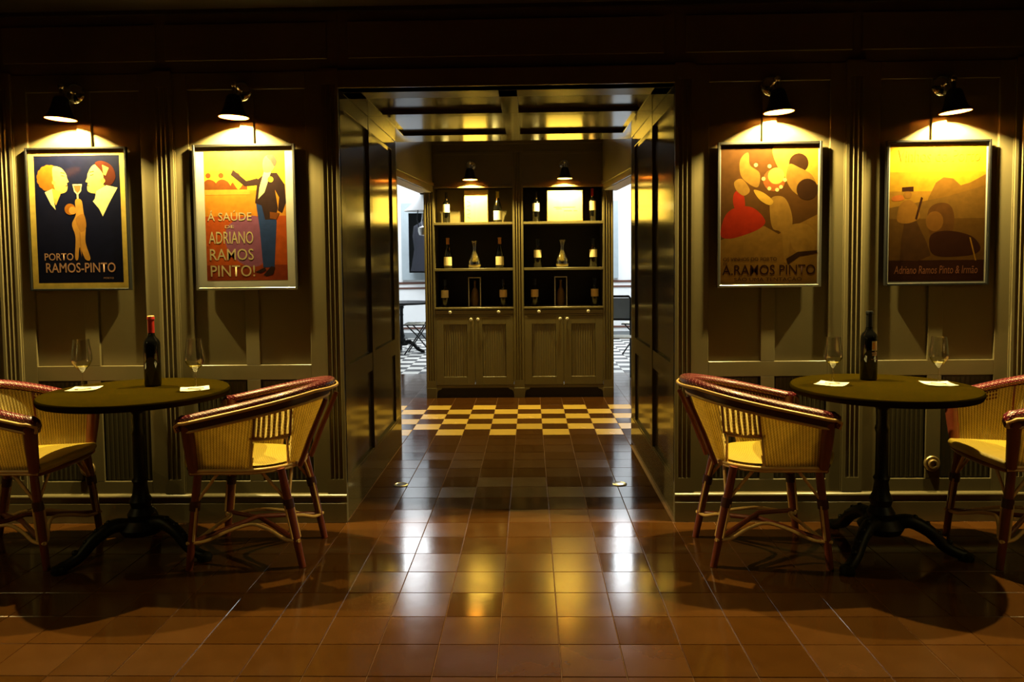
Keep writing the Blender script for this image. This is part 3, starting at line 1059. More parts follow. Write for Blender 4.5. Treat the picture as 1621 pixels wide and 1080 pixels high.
bpy.data.objects
GL = 'picture lamps on the panelled wall'
make_lamp('picture_lamp', 'black picture lamp over the navy couple poster, its shade tilted', (-2.19, 0.0, 2.215), LAMP_W, tilt=0.06, out=0.115, group=GL)
make_lamp('picture_lamp', 'black picture lamp over the orange poster of a standing man in tails', (-1.335, 0.0, 2.213), LAMP_W, tilt=0.03, group=GL)
make_lamp('picture_lamp', 'black picture lamp over the amber poster with red cloth', (1.320, 0.0, 2.198), LAMP_W, tilt=-0.05, group=GL)
make_lamp('picture_lamp', 'black picture lamp over the golden barrel poster', (2.160, 0.0, 2.186), LAMP_W, tilt=-0.09, group=GL)
for sx, nm in ((-1, 'left'), (1, 'right')):
    for y, wh in ((-2.0, 'nearer the tables'), (-3.5, 'further from the tables')):
        make_lamp('wall_lamp', 'black wall lamp on the %s side wall, %s' % (nm, wh), (sx * 3.6, y, 2.2), SIDE_W, group='lamps on the side walls', rz=-sx * PI / 2, pitch=-0.5)

# ------------------------------------------------------------------ posters
_txt = {}


def text_mesh(body, m, rect, y, depth=0.0004, bold=0.0, name='lettering', parent=None, shear=0.0):
    """Lettering stretched into rect (x0, x1, z0, z1) in the xz-plane at depth y."""
    cu = bpy.data.curves.new('txt', 'FONT')
    cu.body = body
    cu.offset = bold
    cu.shear = shear
    cu.resolution_u = 3
    ob = bpy.data.objects.new('txt', cu)
    COL.objects.link(ob)
    bpy.context.view_layer.update()
    me = bpy.data.meshes.new_from_object(ob.evaluated_get(bpy.context.evaluated_depsgraph_get()))
    bpy.data.objects.remove(ob)
    n = len(me.vertices)
    co = np.empty(n * 3)
    me.vertices.foreach_get('co', co)
    co = co.reshape(n, 3)
    lo, hi = co.min(0), co.max(0)
    x0, x1, z0, z1 = rect
    out = np.zeros_like(co)
    out[:, 0] = x0 + (co[:, 0] - lo[0]) / (hi[0] - lo[0]) * (x1 - x0)
    out[:, 2] = z0 + (co[:, 1] - lo[1]) / (hi[1] - lo[1]) * (z1 - z0)
    out[:, 1] = y
    me.vertices.foreach_set('co', out.ravel())
    me.materials.clear()
    me.materials.append(m)
    me.name = name
    me.update()
    return link(name, me, parent)


class Art:
    """Flat printed picture: coloured outlines laid over one another in poster units (0..1)."""

    def __init__(s, w, h, y):
        s.w, s.h, s.y, s.k, s.b, s.mats = w, h, y, 0, MB(), []

    def poly(s, pts, m, smooth=False, n=6):
        if smooth:
            pts = [(p.x, p.y) for p in spline([(a, c, 0) for a, c in pts], n)]
        if m not in s.mats:
            s.mats.append(m)
        s.k += 1
        y = s.y - s.k * 0.00003
        s.b.add([((min(1, max(0, a)) - .5) * s.w, y, min(1, max(0, c)) * s.h) for a, c in pts], [tuple(range(len(pts)))], mi=s.mats.index(m))
        return s

    def rect(s, x0, x1, z0, z1, m):
        return s.poly([(x0, z0), (x1, z0), (x1, z1), (x0, z1)], m)

    def disc(s, x, z, r, m, sq=1.0):
        return s.poly([(x + r * math.cos(a * PI / 12), z + r * sq * (s.w / s.h) * math.sin(a * PI / 12)) for a in range(24)], m)

    def build(s, parent, off=(0, 0)):
        o = s.b.build('picture', s.mats, parent, smooth=0, recalc=False)
        o.location = (off[0], 0, off[1])
        return o


def frame_poster(label, x, z, w, h, fm, bar, rot=0.0, mount=None, margin=(0.0, 0.0)):
    t = thing('framed_poster', label, 'poster', (x, -0.0005, z))
    t.rotation_euler = (0, rot, 0)
    D = 0.022
    for a, b_, c, d in ((-w / 2, -w / 2 + bar, 0, h), (w / 2 - bar, w / 2, 0, h)):
        boxpart('frame_bar', M[fm], t, a, b_, -D, 0, c, d)
    for c, d in ((0, bar), (h - bar, h)):
        boxpart('frame_bar', M[fm], t, -w / 2 + bar, w / 2 - bar, -D, 0, c, d)
    boxpart('backing', mount or M['paper'], t, -w / 2 + bar * .5, w / 2 - bar * .5, -0.010, -0.002, bar * .5, h - bar * .5, bevel=0)
    MB().box(-w / 2 + bar * .6, w / 2 - bar * .6, -0.0175, -0.0160, bar * .6, h - bar * .6).build('pane', M['pane'], t, smooth=0)
    return t


PY = -0.0102
# poster 1: navy ground, golden shapes
w1, h1 = 0.522, 0.728
t = frame_poster('black framed navy poster with two golden heads and a small figure, at far left', -2.192, 1.216, w1, h1, 'black_frame', 0.010, mount=ink('yellow', (0.80, 0.56, 0.12)))
aw, ah = w1 - 0.02 - 0.06, h1 - 0.02 - 0.06
ar = Art(aw, ah, PY)
navy, gold, amber, cop = ink('navy', (0.006, 0.007, 0.028)), ink('gold', (0.86, 0.60, 0.13)), ink('amber', (0.62, 0.30, 0.055)), ink('copper', (0.40, 0.13, 0.04))
pale = ink('pale gold', (0.85, 0.72, 0.36))
ar.rect(0, 1, 0, 1, navy)
hairl, hairr = ink('ginger', (0.36, 0.12, 0.012)), ink('chestnut', (0.07, 0.014, 0.006))
# two plain heads turned to one another: hair mass, face, neck and collar
for k in range(11):
    a = 0.9 + k * 0.42
    ar.disc(0.175 + 0.105 * math.cos(a), 0.825 + 0.075 * math.sin(a), 0.045, hairl)
ar.disc(0.185, 0.83, 0.115, hairl)
ar.poly([(0.22, 0.91), (0.31, 0.905), (0.37, 0.86), (0.385, 0.82), (0.40, 0.795), (0.38, 0.785), (0.385, 0.75), (0.36, 0.715), (0.29, 0.705), (0.24, 0.735), (0.22, 0.80)], gold, True)
ar.disc(0.225, 0.79, 0.022, ink('ochre skin', (0.72, 0.42, 0.08)))
ar.poly([(0.20, 0.745), (0.31, 0.715), (0.27, 0.655), (0.24, 0.61), (0.205, 0.66)], ink('ochre skin', None))
ar.poly([(0.115, 0.715), (0.20, 0.74), (0.215, 0.66), (0.235, 0.575), (0.18, 0.62)], pale)
ar.poly([(0.63, 0.86), (0.69, 0.92), (0.77, 0.92), (0.82, 0.86), (0.80, 0.76), (0.72, 0.705), (0.63, 0.715), (0.615, 0.75), (0.625, 0.785), (0.60, 0.795), (0.62, 0.825)], gold, True)
ar.poly([(0.715, 0.935), (0.80, 0.955), (0.91, 0.915), (0.95, 0.83), (0.89, 0.765), (0.82, 0.775), (0.80, 0.86)], hairr, True)
ar.poly([(0.80, 0.925), (0.875, 0.90), (0.835, 0.84), (0.81, 0.85)], ink('ochre skin', None))
ar.disc(0.80, 0.80, 0.028, ink('ochre skin', None))
ar.poly([(0.70, 0.71), (0.82, 0.77), (0.80, 0.70), (0.775, 0.60)], ink('ochre skin', None))
ar.poly([(0.72, 0.72), (0.84, 0.765), (0.97, 0.745), (0.87, 0.63), (0.785, 0.52), (0.745, 0.58), (0.675, 0.64), (0.70, 0.66)], pale)
for x0, z0, x1, z1 in ((0.315, 0.845, 0.355, 0.838), (0.655, 0.842, 0.695, 0.850), (0.365, 0.762, 0.385, 0.765), (0.618, 0.765, 0.640, 0.762), (0.31, 0.868, 0.36, 0.862), (0.65, 0.868, 0.70, 0.875)):
    ar.poly([(x0, z0 - 0.003), (x1, z1 - 0.003), (x1, z1 + 0.003), (x0, z0 + 0.003)], hairr)
ar.poly([(0.445, 0.775), (0.555, 0.775), (0.54, 0.72), (0.51, 0.695), (0.49, 0.695), (0.46, 0.72)], pale)
ar.poly([(0.455, 0.765), (0.545, 0.765), (0.53, 0.725), (0.50, 0.705), (0.47, 0.725)], cop)
ar.rect(0.49, 0.51, 0.645, 0.70, pale)
ar.poly([(0.47, 0.65), (0.54, 0.65), (0.56, 0.56), (0.58, 0.44), (0.57, 0.32), (0.62, 0.19), (0.56, 0.185), (0.50, 0.28), (0.475, 0.185), (0.44, 0.20), (0.455, 0.36), (0.42, 0.46), (0.47, 0.54)], amber, True)
ar.poly([(0.465, 0.50), (0.56, 0.54), (0.585, 0.44), (0.52, 0.40)], ink('shade amber', (0.50, 0.22, 0.04)), True)
ar.poly([(0.50, 0.40), (0.515, 0.40), (0.52, 0.20), (0.505, 0.26)], ink('shade amber', None))
ar.disc(0.405, 0.58, 0.065, hairl)
ar.disc(0.435, 0.57, 0.045, amber)
ar.build(t, (0, 0.04))
text_mesh('PORTO', ink('rose', (0.62, 0.34, 0.22)), (-0.185, -0.035, 0.155, 0.192), -0.0112, parent=t, bold=0.01)
text_mesh('RAMOS-PINTO', ink('rose', None), (-0.180, 0.182, 0.092, 0.142), -0.0112, parent=t, bold=0.01)
text_mesh('PORTO', ink('rose', None), (0.118, 0.170, 0.058, 0.067), -0.0112, parent=t)

# poster 2: sunset ground, standing man, cream lettering
w2, h2 = 0.522, 0.737
t = frame_poster('silver framed orange poster of a standing man in tails with cream lettering', -1.330, 1.211, w2, h2, 'alu', 0.012, mount=M['paper'])
aw, ah = 0.415, 0.655
ar = Art(aw, ah, PY)
ys, og, rd, rd2, pu, dk, bl, sk = ink('sun yellow', (0.90, 0.62, 0.05)), ink('orange', (0.82, 0.30, 0.03)), ink('red orange', (0.62, 0.11, 0.02)), ink('brick', (0.36, 0.06, 0.02)), ink('mauve', (0.36, 0.12, 0.24)), ink('dark coat', (0.045, 0.022, 0.020)), ink('blue', (0.035, 0.07, 0.25)), ink('skin', (0.72, 0.42, 0.12))
ar.rect(0, 1, 0, 1, ys)
ar.rect(0, 1, 0, 0.855, ink('amber yellow', (0.88, 0.50, 0.04)))
ar.rect(0, 1, 0, 0.70, og)
ar.rect(0, 1, 0, 0.50, rd)
ar.rect(0, 1, 0, 0.12, rd2)
ar.poly([(0.30, 0.44), (0.62, 0.50), (0.72, 0.36), (0.70, 0.14), (0.52, 0.11), (0.34, 0.18), (0.24, 0.30)], pu, True)
for cx, q in ((0.06, 1.0), (0.22, 1.05), (0.42, 0.9)):                       # seated guests, plain shapes
    ar.poly([(cx - 0.09, 0.70), (cx - 0.07, 0.76), (cx, 0.785 * q if q < 1 else 0.785), (cx + 0.08, 0.76), (cx + 0.10, 0.70)], ink('rust', (0.26, 0.075, 0.016)), True)
    ar.disc(cx - 0.01, 0.815, 0.032, ink('rust', None))
ar.rect(0.0, 0.56, 0.665, 0.705, ink('table ochre', (0.80, 0.36, 0.05)))
ar.poly([(0.63, 0.61), (0.86, 0.60), (0.88, 0.45), (0.84, 0.10), (0.70, 0.10), (0.67, 0.40)], bl)
ar.poly([(0.62, 0.60), (0.66, 0.78), (0.76, 0.83), (0.90, 0.83), (0.99, 0.74), (1.0, 0.60), (0.95, 0.52), (0.90, 0.54), (0.92, 0.64), (0.87, 0.70), (0.90, 0.56), (0.86, 0.47), (0.74, 0.47), (0.70, 0.58)], dk)
ar.poly([(0.66, 0.79), (0.52, 0.77), (0.36, 0.86), (0.33, 0.82), (0.50, 0.73), (0.68, 0.74)], dk)
ar.poly([(0.74, 0.84), (0.83, 0.84), (0.74, 0.68), (0.66, 0.63), (0.68, 0.72)], pale)
ar.poly([(0.74, 0.84), (0.73, 0.92), (0.78, 0.965), (0.86, 0.95), (0.88, 0.89), (0.83, 0.84)], sk, True)
ar.poly([(0.78, 0.96), (0.86, 0.965), (0.90, 0.92), (0.87, 0.88), (0.83, 0.92)], ink('hair', (0.16, 0.10, 0.07)), True)
ar.disc(0.82, 0.78, 0.035, ys)
ar.poly([(0.60, 0.065), (0.72, 0.10), (0.74, 0.075), (0.66, 0.055)], dk)
ar.poly([(0.70, 0.04), (0.80, 0.11), (0.85, 0.10), (0.82, 0.045), (0.74, 0.03)], dk)
ar.poly([(0.80, 0.53), (0.92, 0.52), (0.88, 0.47), (0.80, 0.48)], ink('rust', None))
ar.build(t, (0.0, 0.048))
cr = ink('cream letters', (0.84, 0.64, 0.34))
for body, x0, x1, z0, z1 in (('Á SAÚDE', -0.197, 0.030, 0.352, 0.405), ('DE', -0.108, -0.062, 0.315, 0.330), ('ADRIANO', -0.193, 0.036, 0.236, 0.298), ('RAMOS', -0.190, 0.036, 0.152, 0.210), ('PINTO!', -0.188, 0.040, 0.068, 0.126)):
    text_mesh(body, cr, (x0, x1, z0, z1), -0.0112, parent=t, bold=0.004)

# poster 3: brown ground with amber, red and cream shapes
w3, h3 = 0.516, 0.724
t = frame_poster('silver framed brown poster of reclining figures beside a red cloth', 1.314, 1.199, w3, h3, 'alu', 0.012, mount=M['paper'])
aw, ah = w3 - 0.034, h3 - 0.034
ar = Art(aw, ah, PY)
br, och, fl, red3, lb, gy = ink('umber print', (0.085, 0.033, 0.006)), ink('ochre print', (0.24, 0.115, 0.018)), ink('flesh print', (0.27, 0.135, 0.022)), ink('scarlet print', (0.30, 0.018, 0.004)), ink('dark umber print', (0.035, 0.013, 0.004)), ink('glow print', (0.46, 0.25, 0.03))
ar.rect(0, 1, 0, 1, br)
ar.poly([(0, 0.32), (0.2, 0.37), (0.45, 0.42), (0.6, 0.36), (1, 0.5), (1, 0), (0, 0)], och)
ar.poly([(0.55, 1), (1, 1), (1, 0.72), (0.80, 0.70), (0.62, 0.80)], gy, True)
ar.poly([(0.0, 0.36), (0.05, 0.50), (0.18, 0.56), (0.34, 0.55), (0.46, 0.46), (0.40, 0.40), (0.22, 0.35), (0.08, 0.33)], red3, True)
ar.poly([(0.14, 0.66), (0.22, 0.68), (0.25, 0.56), (0.18, 0.52), (0.13, 0.58)], red3, True)
ar.poly([(0.20, 0.90), (0.28, 0.95), (0.30, 0.86), (0.40, 0.80), (0.38, 0.70), (0.26, 0.74), (0.20, 0.80)], fl, True)
ar.poly([(0.14, 0.74), (0.22, 0.76), (0.30, 0.68), (0.24, 0.64), (0.16, 0.68)], fl, True)
ar.disc(0.55, 0.75, 0.115, ink('rust', None))
ar.disc(0.57, 0.78, 0.085, amber)
ar.poly([(0.52, 0.62), (0.66, 0.62), (0.74, 0.48), (0.72, 0.34), (0.70, 0.18), (0.66, 0.16), (0.63, 0.36), (0.54, 0.40), (0.51, 0.50)], fl, True)
ar.poly([(0.72, 0.42), (0.88, 0.43), (0.98, 0.36), (0.98, 0.26), (0.88, 0.21), (0.76, 0.24), (0.72, 0.33)], fl, True)
ar.disc(0.80, 0.87, 0.10, lb)
ar.poly([(0.70, 0.86), (0.80, 0.84), (0.94, 0.78), (0.98, 0.68), (0.80, 0.64), (0.68, 0.74)], fl, True)
ar.disc(0.89, 0.68, 0.11, lb)
ar.poly([(0.34, 0.68), (0.44, 0.66), (0.54, 0.60), (0.50, 0.57), (0.40, 0.61)], gy, True)
for x_, z_ in ((0.44, 0.76), (0.50, 0.69), (0.62, 0.70), (0.66, 0.75), (0.58, 0.68), (0.36, 0.86), (0.50, 0.85)):
    ar.disc(x_, z_, 0.020, ink('blossom', (0.50, 0.38, 0.14)))
ar.poly([(0.68, 0.18), (0.80, 0.23), (1.0, 0.24), (1.0, 0.22), (0.82, 0.20), (0.70, 0.14)], lb)
ar.build(t, (0, 0.017))
dkl = ink('dark letters', (0.035, 0.010, 0.006))
text_mesh('OS VINHOS DO PORTO', dkl, (-0.228, 0.040, 0.132, 0.150), -0.0112, parent=t)
text_mesh('DE', dkl, (-0.226, -0.206, 0.112, 0.124), -0.0112, parent=t)
text_mesh('A.RAMOS PINTO', dkl, (-0.232, 0.232, 0.062, 0.112), -0.0112, parent=t, bold=0.004)
text_mesh('SÃO UMA TENTAÇÃO', dkl, (-0.172, 0.165, 0.026, 0.052), -0.0112, parent=t)

# poster 4: golden landscape with a barrel
w4, h4 = 0.512, 0.720
t = frame_poster('black framed golden poster of a barrel and a woman, at far right', 2.145, 1.200, w4, h4, 'black_frame', 0.011, mount=M['paper'])
aw, ah = w4 - 0.040, h4 - 0.040
ar = Art(aw, ah, PY)
s1, s2, s3, hl, dk4, sep = ink('golden sky', (0.66, 0.40, 0.02)), ink('deep sky', (0.52, 0.27, 0.015)), ink('haze', (0.36, 0.17, 0.016)), ink('hill', (0.22, 0.10, 0.013)), ink('dark earth', (0.040, 0.012, 0.005)), ink('sepia', (0.125, 0.055, 0.009))
ar.rect(0, 1, 0, 1, s1)
ar.rect(0, 1, 0, 0.80, s2)
ar.rect(0, 1, 0, 0.66, s3)
ar.poly([(0.40, 0.60), (0.48, 0.72), (0.56, 0.76), (0.66, 0.75), (0.74, 0.70), (0.84, 0.72), (1.0, 0.78), (1, 0.5), (0.40, 0.5)], hl)
ar.poly([(0, 0.54), (0.3, 0.58), (0.6, 0.62), (1, 0.70), (1, 0.44), (0, 0.44)], ink('slope', (0.18, 0.085, 0.014)))
ar.rect(0, 1, 0.15, 0.46, sep)
ar.rect(0, 1, 0, 0.155, dk4)
ar.poly([(0.40, 0.48), (0.44, 0.55), (0.55, 0.575), (0.64, 0.55), (0.68, 0.47), (0.66, 0.36), (0.56, 0.31), (0.44, 0.33)], ink('barrel side', (0.11, 0.042, 0.009)), True)
ar.disc(0.475, 0.44, 0.092, ink('barrel head', (0.20, 0.080, 0.013)), 1.15)
ar.poly([(0.44, 0.34), (0.62, 0.37), (0.86, 0.33), (0.96, 0.24), (0.86, 0.19), (0.56, 0.18), (0.44, 0.22)], dk4, True)
ar.poly([(0.16, 0.44), (0.28, 0.45), (0.40, 0.28), (0.44, 0.19), (0.30, 0.15), (0.12, 0.155), (0.13, 0.30)], ink('skirt', (0.075, 0.030, 0.008)))
ar.poly([(0.08, 0.46), (0.11, 0.56), (0.20, 0.60), (0.28, 0.56), (0.32, 0.47), (0.22, 0.43), (0.12, 0.43)], ink('blouse', (0.28, 0.12, 0.016)), True)
ar.disc(0.19, 0.635, 0.042, ink('blouse', None))
ar.poly([(0.13, 0.66), (0.25, 0.66), (0.25, 0.695), (0.13, 0.69)], dk4)
ar.poly([(0.03, 0.62), (0.12, 0.635), (0.15, 0.60), (0.04, 0.59)], ink('scarf', (0.50, 0.14, 0.02)), True)
ar.poly([(0.27, 0.46), (0.29, 0.45), (0.35, 0.61), (0.33, 0.62)], dk4)
ar.poly([(0.84, 0.32), (0.855, 0.32), (0.92, 0.15), (0.905, 0.15)], ink('haze', None))
ar.build(t, (0, 0.020))
text_mesh('Adriano Ramos Pinto & Irmão', ink('faded letters', (0.36, 0.14, 0.07)), (-0.208, 0.205, 0.058, 0.098), -0.0112, parent=t, shear=0.15)
text_mesh('Vinhos do Porto', ink('ghost letters', (0.44, 0.24, 0.02)), (-0.195, 0.205, 0.615, 0.675), -0.0112, parent=t, shear=0.1)

# ------------------------------------------------------------------ bottles and glasses


def arc_label(r, z0, z1, a0, a1, c=0.0006, n=16):
    b = MB()
    b.grid(lambda u, v: ((r + c) * math.cos(a0 + (a1 - a0) * u), (r + c) * math.sin(a0 + (a1 - a0) * u), z0 + (z1 - z0) * v), n, 1)
    return b


def make_bottle(label, loc, h=0.30, r=0.037, kind='bordeaux', foil='black_foil', lab=None, lz=(0.08, 0.16), front=-PI / 2, capm=None, group=None, spread=1.15):
    t = thing('wine_bottle', label, 'bottle', loc, 0, group)
    if kind == 'bordeaux':
        prof = [(0, 0.004), (r * .8, 0.0), (r, 0.006), (r, h * .60), (r * .97, h * .635), (r * .80, h * .675), (r * .52, h * .71), (r * .40, h * .745), (r * .37, h * .80)]
    else:
        prof = [(0, 0.004), (r * .8, 0.0), (r, 0.006), (r, h * .42), (r * .95, h * .48), (r * .80, h * .57), (r * .58, h * .66), (r * .43, h * .74), (r * .37, h * .80)]
    neck = [(r * .37, h * .80), (r * .36, h * .96), (r * .42, h * .965), (r * .42, h * .99), (r * .38, h)]
    MB().lathe(prof + neck + [(0, h)], 32).build('glass_body', M['bottle'], t, smooth=60)
    MB().lathe([(r * .385, h * .76)] + [(a + 0.0008, z) for a, z in neck] + [(0, h + 0.0008)], 24).build('capsule', M[foil], t, smooth=50)
    if capm:
        MB().lathe([(0, h + 0.001), (r * .40, h + 0.001), (r * .42, h + 0.003), (r * .36, h + 0.006), (0, h + 0.006)], 20).build('cap', M[capm], t)
    if lab:
        arc_label(r, lz[0], lz[1], front - spread, front + spread).build('label', M[lab], t, smooth=80, recalc=False)
    return t


def make_glass(label, loc, k=1.0):
    t = thing('wine_glass', label, 'glass', loc, 0, 'wine glasses on the bistro tables')
    o = [(0.036, 0.0), (0.036, 0.0016), (0.012, 0.005), (0.0045, 0.012), (0.0038, 0.05), (0.0045, 0.078), (0.012, 0.086), (0.030, 0.106), (0.0435, 0.128), (0.0455, 0.140), (0.043, 0.165), (0.038, 0.20), (0.0345, 0.232)]
    i = [(0.0337, 0.232), (0.0372, 0.20), (0.0422, 0.165), (0.0446, 0.140), (0.0426, 0.129), (0.029, 0.107), (0.011, 0.089), (0.0, 0.087)]
    MB().lathe([(r * k, z * k) for r, z in o[5:] + i], 40).build('bowl', M['glass'], t, smooth=60)
    MB().lathe([(r * k, z * k) for r, z in [(0, 0)] + o[:4]], 32).build('foot', M['glass_foot'], t, smooth=60)
    MB().lathe([(r * k, z * k) for r, z in o[3:6]], 16).build('stem', M['glass'], t, smooth=60)
    MB().lathe([(0, 0.0885 * k), (0.0115 * k, 0.0905 * k), (0.0265 * k, 0.1068 * k), (0, 0.1068 * k)], 32).build('port_wine', M['wine'], t, smooth=30)
    return t


def make_napkin(label, loc, rz, w=0.125):
    b = MB()
    def f(u, v):
        x, y = (u - .5) * w, (v - .5) * w
        return (x, y, 0.0012 + 0.0025 * max(0, (abs(u - .5) + abs(v - .5)) - 0.72) * 4)
    b.grid(f, 16, 16)
    b.grid(lambda u, v: (lambda p: (p[0], p[1], p[2] - 0.0009))(f(u, v)), 16, 16, flip=True)
    o = b.build('paper_napkin', M['paper'], None, smooth=80, loc=loc, rot=(0, 0, rz), recalc=False)
    return tag(o, label, 'napkin', 'paper napkins under the wine glasses')


ZT = 0.765
t = make_bottle('dark wine bottle with a red capsule on the left bistro table', (-1.690, -0.305, ZT), 0.330, 0.038, foil='red_foil', capm='gold_foil')
t = make_bottle('dark wine bottle with small picture label on the right bistro table', (1.707, -0.265, ZT), 0.325, 0.038, foil='black_foil')
def on_arc(r, a0, a1, z0, z1, m, name, par):
    return arc_label(r, z0, z1, a0, a1, 0.0007).build(name, M[m] if isinstance(m, str) else m, par, smooth=80, recalc=False)
fa = -PI / 2 + 0.28
on_arc(0.038, fa - 0.36, fa + 0.36, 0.142, 0.186, 'label_tan', 'label', t)
on_arc(0.0382, fa - 0.28, fa + 0.02, 0.148, 0.180, ink('orange', None), 'label_picture', t)
on_arc(0.0382, fa + 0.10, fa + 0.30, 0.146, 0.170, ink('rose', None), 'label_picture', t)
for z0, z1, s_ in ((0.128, 0.134, 0.34), (0.118, 0.126, 0.30), (0.100, 0.1015, 0.42)):
    on_arc(0.038, fa - s_, fa + s_, z0, z1, ink('rose', None), 'label_line', t)
make_glass('wine glass with a little port, left of the red-capped bottle', (-1.977, -0.395, ZT + 0.0014), 1.0)
make_glass('wine glass with a little port, right of the red-capped bottle', (-1.440, -0.405, ZT + 0.0014), 1.0)
make_glass('wine glass with a little port, left of the black-capped bottle', (1.497, -0.375, ZT + 0.0014), 0.92)
make_glass('wine glass with a little port, right of the black-capped bottle', (1.962, -0.400, ZT + 0.0014), 0.92)
make_napkin('white paper napkin under the leftmost wine glass', (-1.977, -0.385, ZT + 0.0002), 0.18)
make_napkin('white paper napkin under the glass beside the inner left chair', (-1.445, -0.405, ZT + 0.0002), 0.42)
make_napkin('white paper napkin under the glass beside the inner right chair', (1.487, -0.385, ZT + 0.0002), -0.62)
make_napkin('white paper napkin under the rightmost wine glass', (1.963, -0.400, ZT + 0.0002), -0.10)

# ------------------------------------------------------------------ display cabinet
YC = 3.65
cb = thing('display_cabinet', 'olive two-bay display cabinet with shelves above reeded doors', 'cabinet', (0, YC, 0))
D0, D1 = 0.0, 0.40
oc = M['olive']
PX = ((-0.925, -0.826), (-0.052, 0.052), (0.834, 0.935))
BX = ((-0.826, -0.052), (0.052, 0.834))
for x0, x1 in PX:
    pilaster(cb, x0, x1, oc, y=0.012, z0=0.10, z1=2.50, depth=0.014)
    boxpart('upright', oc, cb, x0 + .004, x1 - .004, 0.03, D1, 0.02, 2.50)
    boxpart('foot', oc, cb, x0, x1, -0.006, D1, 0.0, 0.10)
    MB().lathe([(0, 0), (0.030, 0), (0.032, 0.004), (0.026, 0.008), (0.018, 0.006), (0.012, 0.010), (0, 0.012)], 24, ((x0 + x1) / 2, -0.002, 2.455), axis='y').build('rosette', oc, cb, smooth=30)
boxpart('top_board', oc, cb, -0.94, 0.95, -0.02, D1, 2.50, 2.56)
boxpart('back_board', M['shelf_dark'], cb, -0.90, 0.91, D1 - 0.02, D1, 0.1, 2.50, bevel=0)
knob = MB().lathe([(0, 0), (0.006, 0), (0.006, 0.010), (0.013, 0.014), (0.016, 0.022), (0.011, 0.028), (0, 0.029)], 16, axis='y').mesh('knob', M['silver'])
for k, (x0, x1) in enumerate(BX):
    boxpart('fascia', oc, cb, x0, x1, 0.0, 0.03, 2.08, 2.50)
    boxpart('fascia_bead', oc, cb, x0, x1, -0.012, 0.03, 2.078, 2.098)
    boxpart('fascia_rail', oc, cb, x0, x1, -0.006, 0.02, 2.40, 2.43)
    boxpart('niche_lining', M['olive'] if k == 0 else M['shelf_dark'], cb, x0, x1, 0.24 if k == 0 else 0.36, D1 - 0.02, 1.743, 2.09, bevel=0)  # olive where the back is lit; right niche's shade put into a dark lining
    for z in (1.743, 1.290):
        boxpart('shelf', oc, cb, x0, x1, 0.0, D1 - 0.02, z - 0.024, z)
    boxpart('shelf', oc, cb, x0, x1, -0.010, D1 - 0.02, 0.885, 0.903)
    tr = boxpart('sliding_tray', oc, cb, x0 + 0.002, x1 - 0.002, 0.0, 0.30, 0.835, 0.878)
    for q in (0.19, 0.81):
        link('knob', knob, tr, (x0 + (x1 - x0) * q, 0.0, 0.857))
    boxpart('rail', oc, cb, x0, x1, 0.004, 0.05, 0.815, 0.833)
    boxpart('rail', oc, cb, x0, x1, 0.004, 0.05, 0.10, 0.128)
    xm = (x0 + x1) / 2
    for s, (a, b_) in ((1, (x0 + 0.002, xm - 0.0015)), (-1, (xm + 0.0015, x1 - 0.002))):
        dr = bpy.data.objects.new('door', None)
        COL.objects.link(dr)
        dr.parent = cb
        fa_, fb_ = a + 0.075, b_ - 0.075
        for p in ((a, fa_, 0.13, 0.813), (fb_, b_, 0.13, 0.813)):
            boxpart('door_stile', oc, dr, p[0], p[1], 0.0, 0.022, p[2], p[3])
        for p in ((fa_, fb_, 0.13, 0.212), (fa_, fb_, 0.735, 0.813)):
            boxpart('door_rail', oc, dr, p[0], p[1], 0.0, 0.022, p[2], p[3])
        reeds(dr, fa_, fb_, 0.212, 0.735, oc, 0.012, pitch=0.024)
        kx = (b_ - 0.033) if s > 0 else (a + 0.033)
        link('knob', knob, dr, (kx, 0.0, 0.785))
    # shaped plinth opening: dark recess and bracket corners
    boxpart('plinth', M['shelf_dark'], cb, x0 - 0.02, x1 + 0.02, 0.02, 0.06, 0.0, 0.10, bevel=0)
    for s, xe in ((1, x0), (-1, x1)):
        b = MB()
        b.prism([(xe, 0.10), (xe + s * 0.055, 0.10), (xe + s * 0.045, 0.085), (xe + s * 0.018, 0.078), (xe + s * 0.006, 0.055), (xe, 0.0)], lambda p, q, t: (p, t, q), 0.0, 0.02)
        b.build('plinth_bracket', oc, cb)

# cabinet lamps
make_lamp('cabinet_lamp', 'black lamp on the left bay of the cabinet above the upright wooden box', (-0.455, YC - 0.001, 2.292), CAB_W, out=0.13, group='lamps on the display cabinet', col=CAB_COL)
make_lamp('cabinet_lamp', 'black lamp on the right bay of the cabinet above the wide wooden box', (0.458, YC - 0.001, 2.292), CAB_W, out=0.13, group='lamps on the display cabinet', col=CAB_COL)


GB = 'bottles in the display cabinet'
Z1, Z2, Z3 = 1.743, 1.290, 0.903
def shelf_bottle(x, z, label, Y=YC + 0.11, **kw):
    return make_bottle(label, (x, Y, z + 0.0005), group=GB, **kw)
shelf_bottle(-0.714, Z1, 'white-labelled bottle at the left end of the top shelf, left bay', h=0.305, lab='label_white', lz=(0.105, 0.185))
shelf_bottle(-0.202, Z1, 'yellow-capped bottle right of the upright wooden box', h=0.31, kind='burgundy', r=0.043, foil='yellow_foil', lab='label_white', lz=(0.025, 0.115))
shelf_bottle(0.18, Z1, 'white-labelled bottle left of the wide wooden box', h=0.305, lab='label_white', lz=(0.105, 0.185))
shelf_bottle(0.74, Z1, 'red-capped bottle with a tall tan label right of the wide wooden box', h=0.325, r=0.035, foil='red_foil', lab='label_tan', lz=(0.11, 0.20))
shelf_bottle(-0.705, Z2, 'orange-capped bottle left of the decanter, middle shelf of left bay', h=0.305, kind='burgundy', r=0.043, foil='orange_foil', lab='label', lz=(0.03, 0.115))
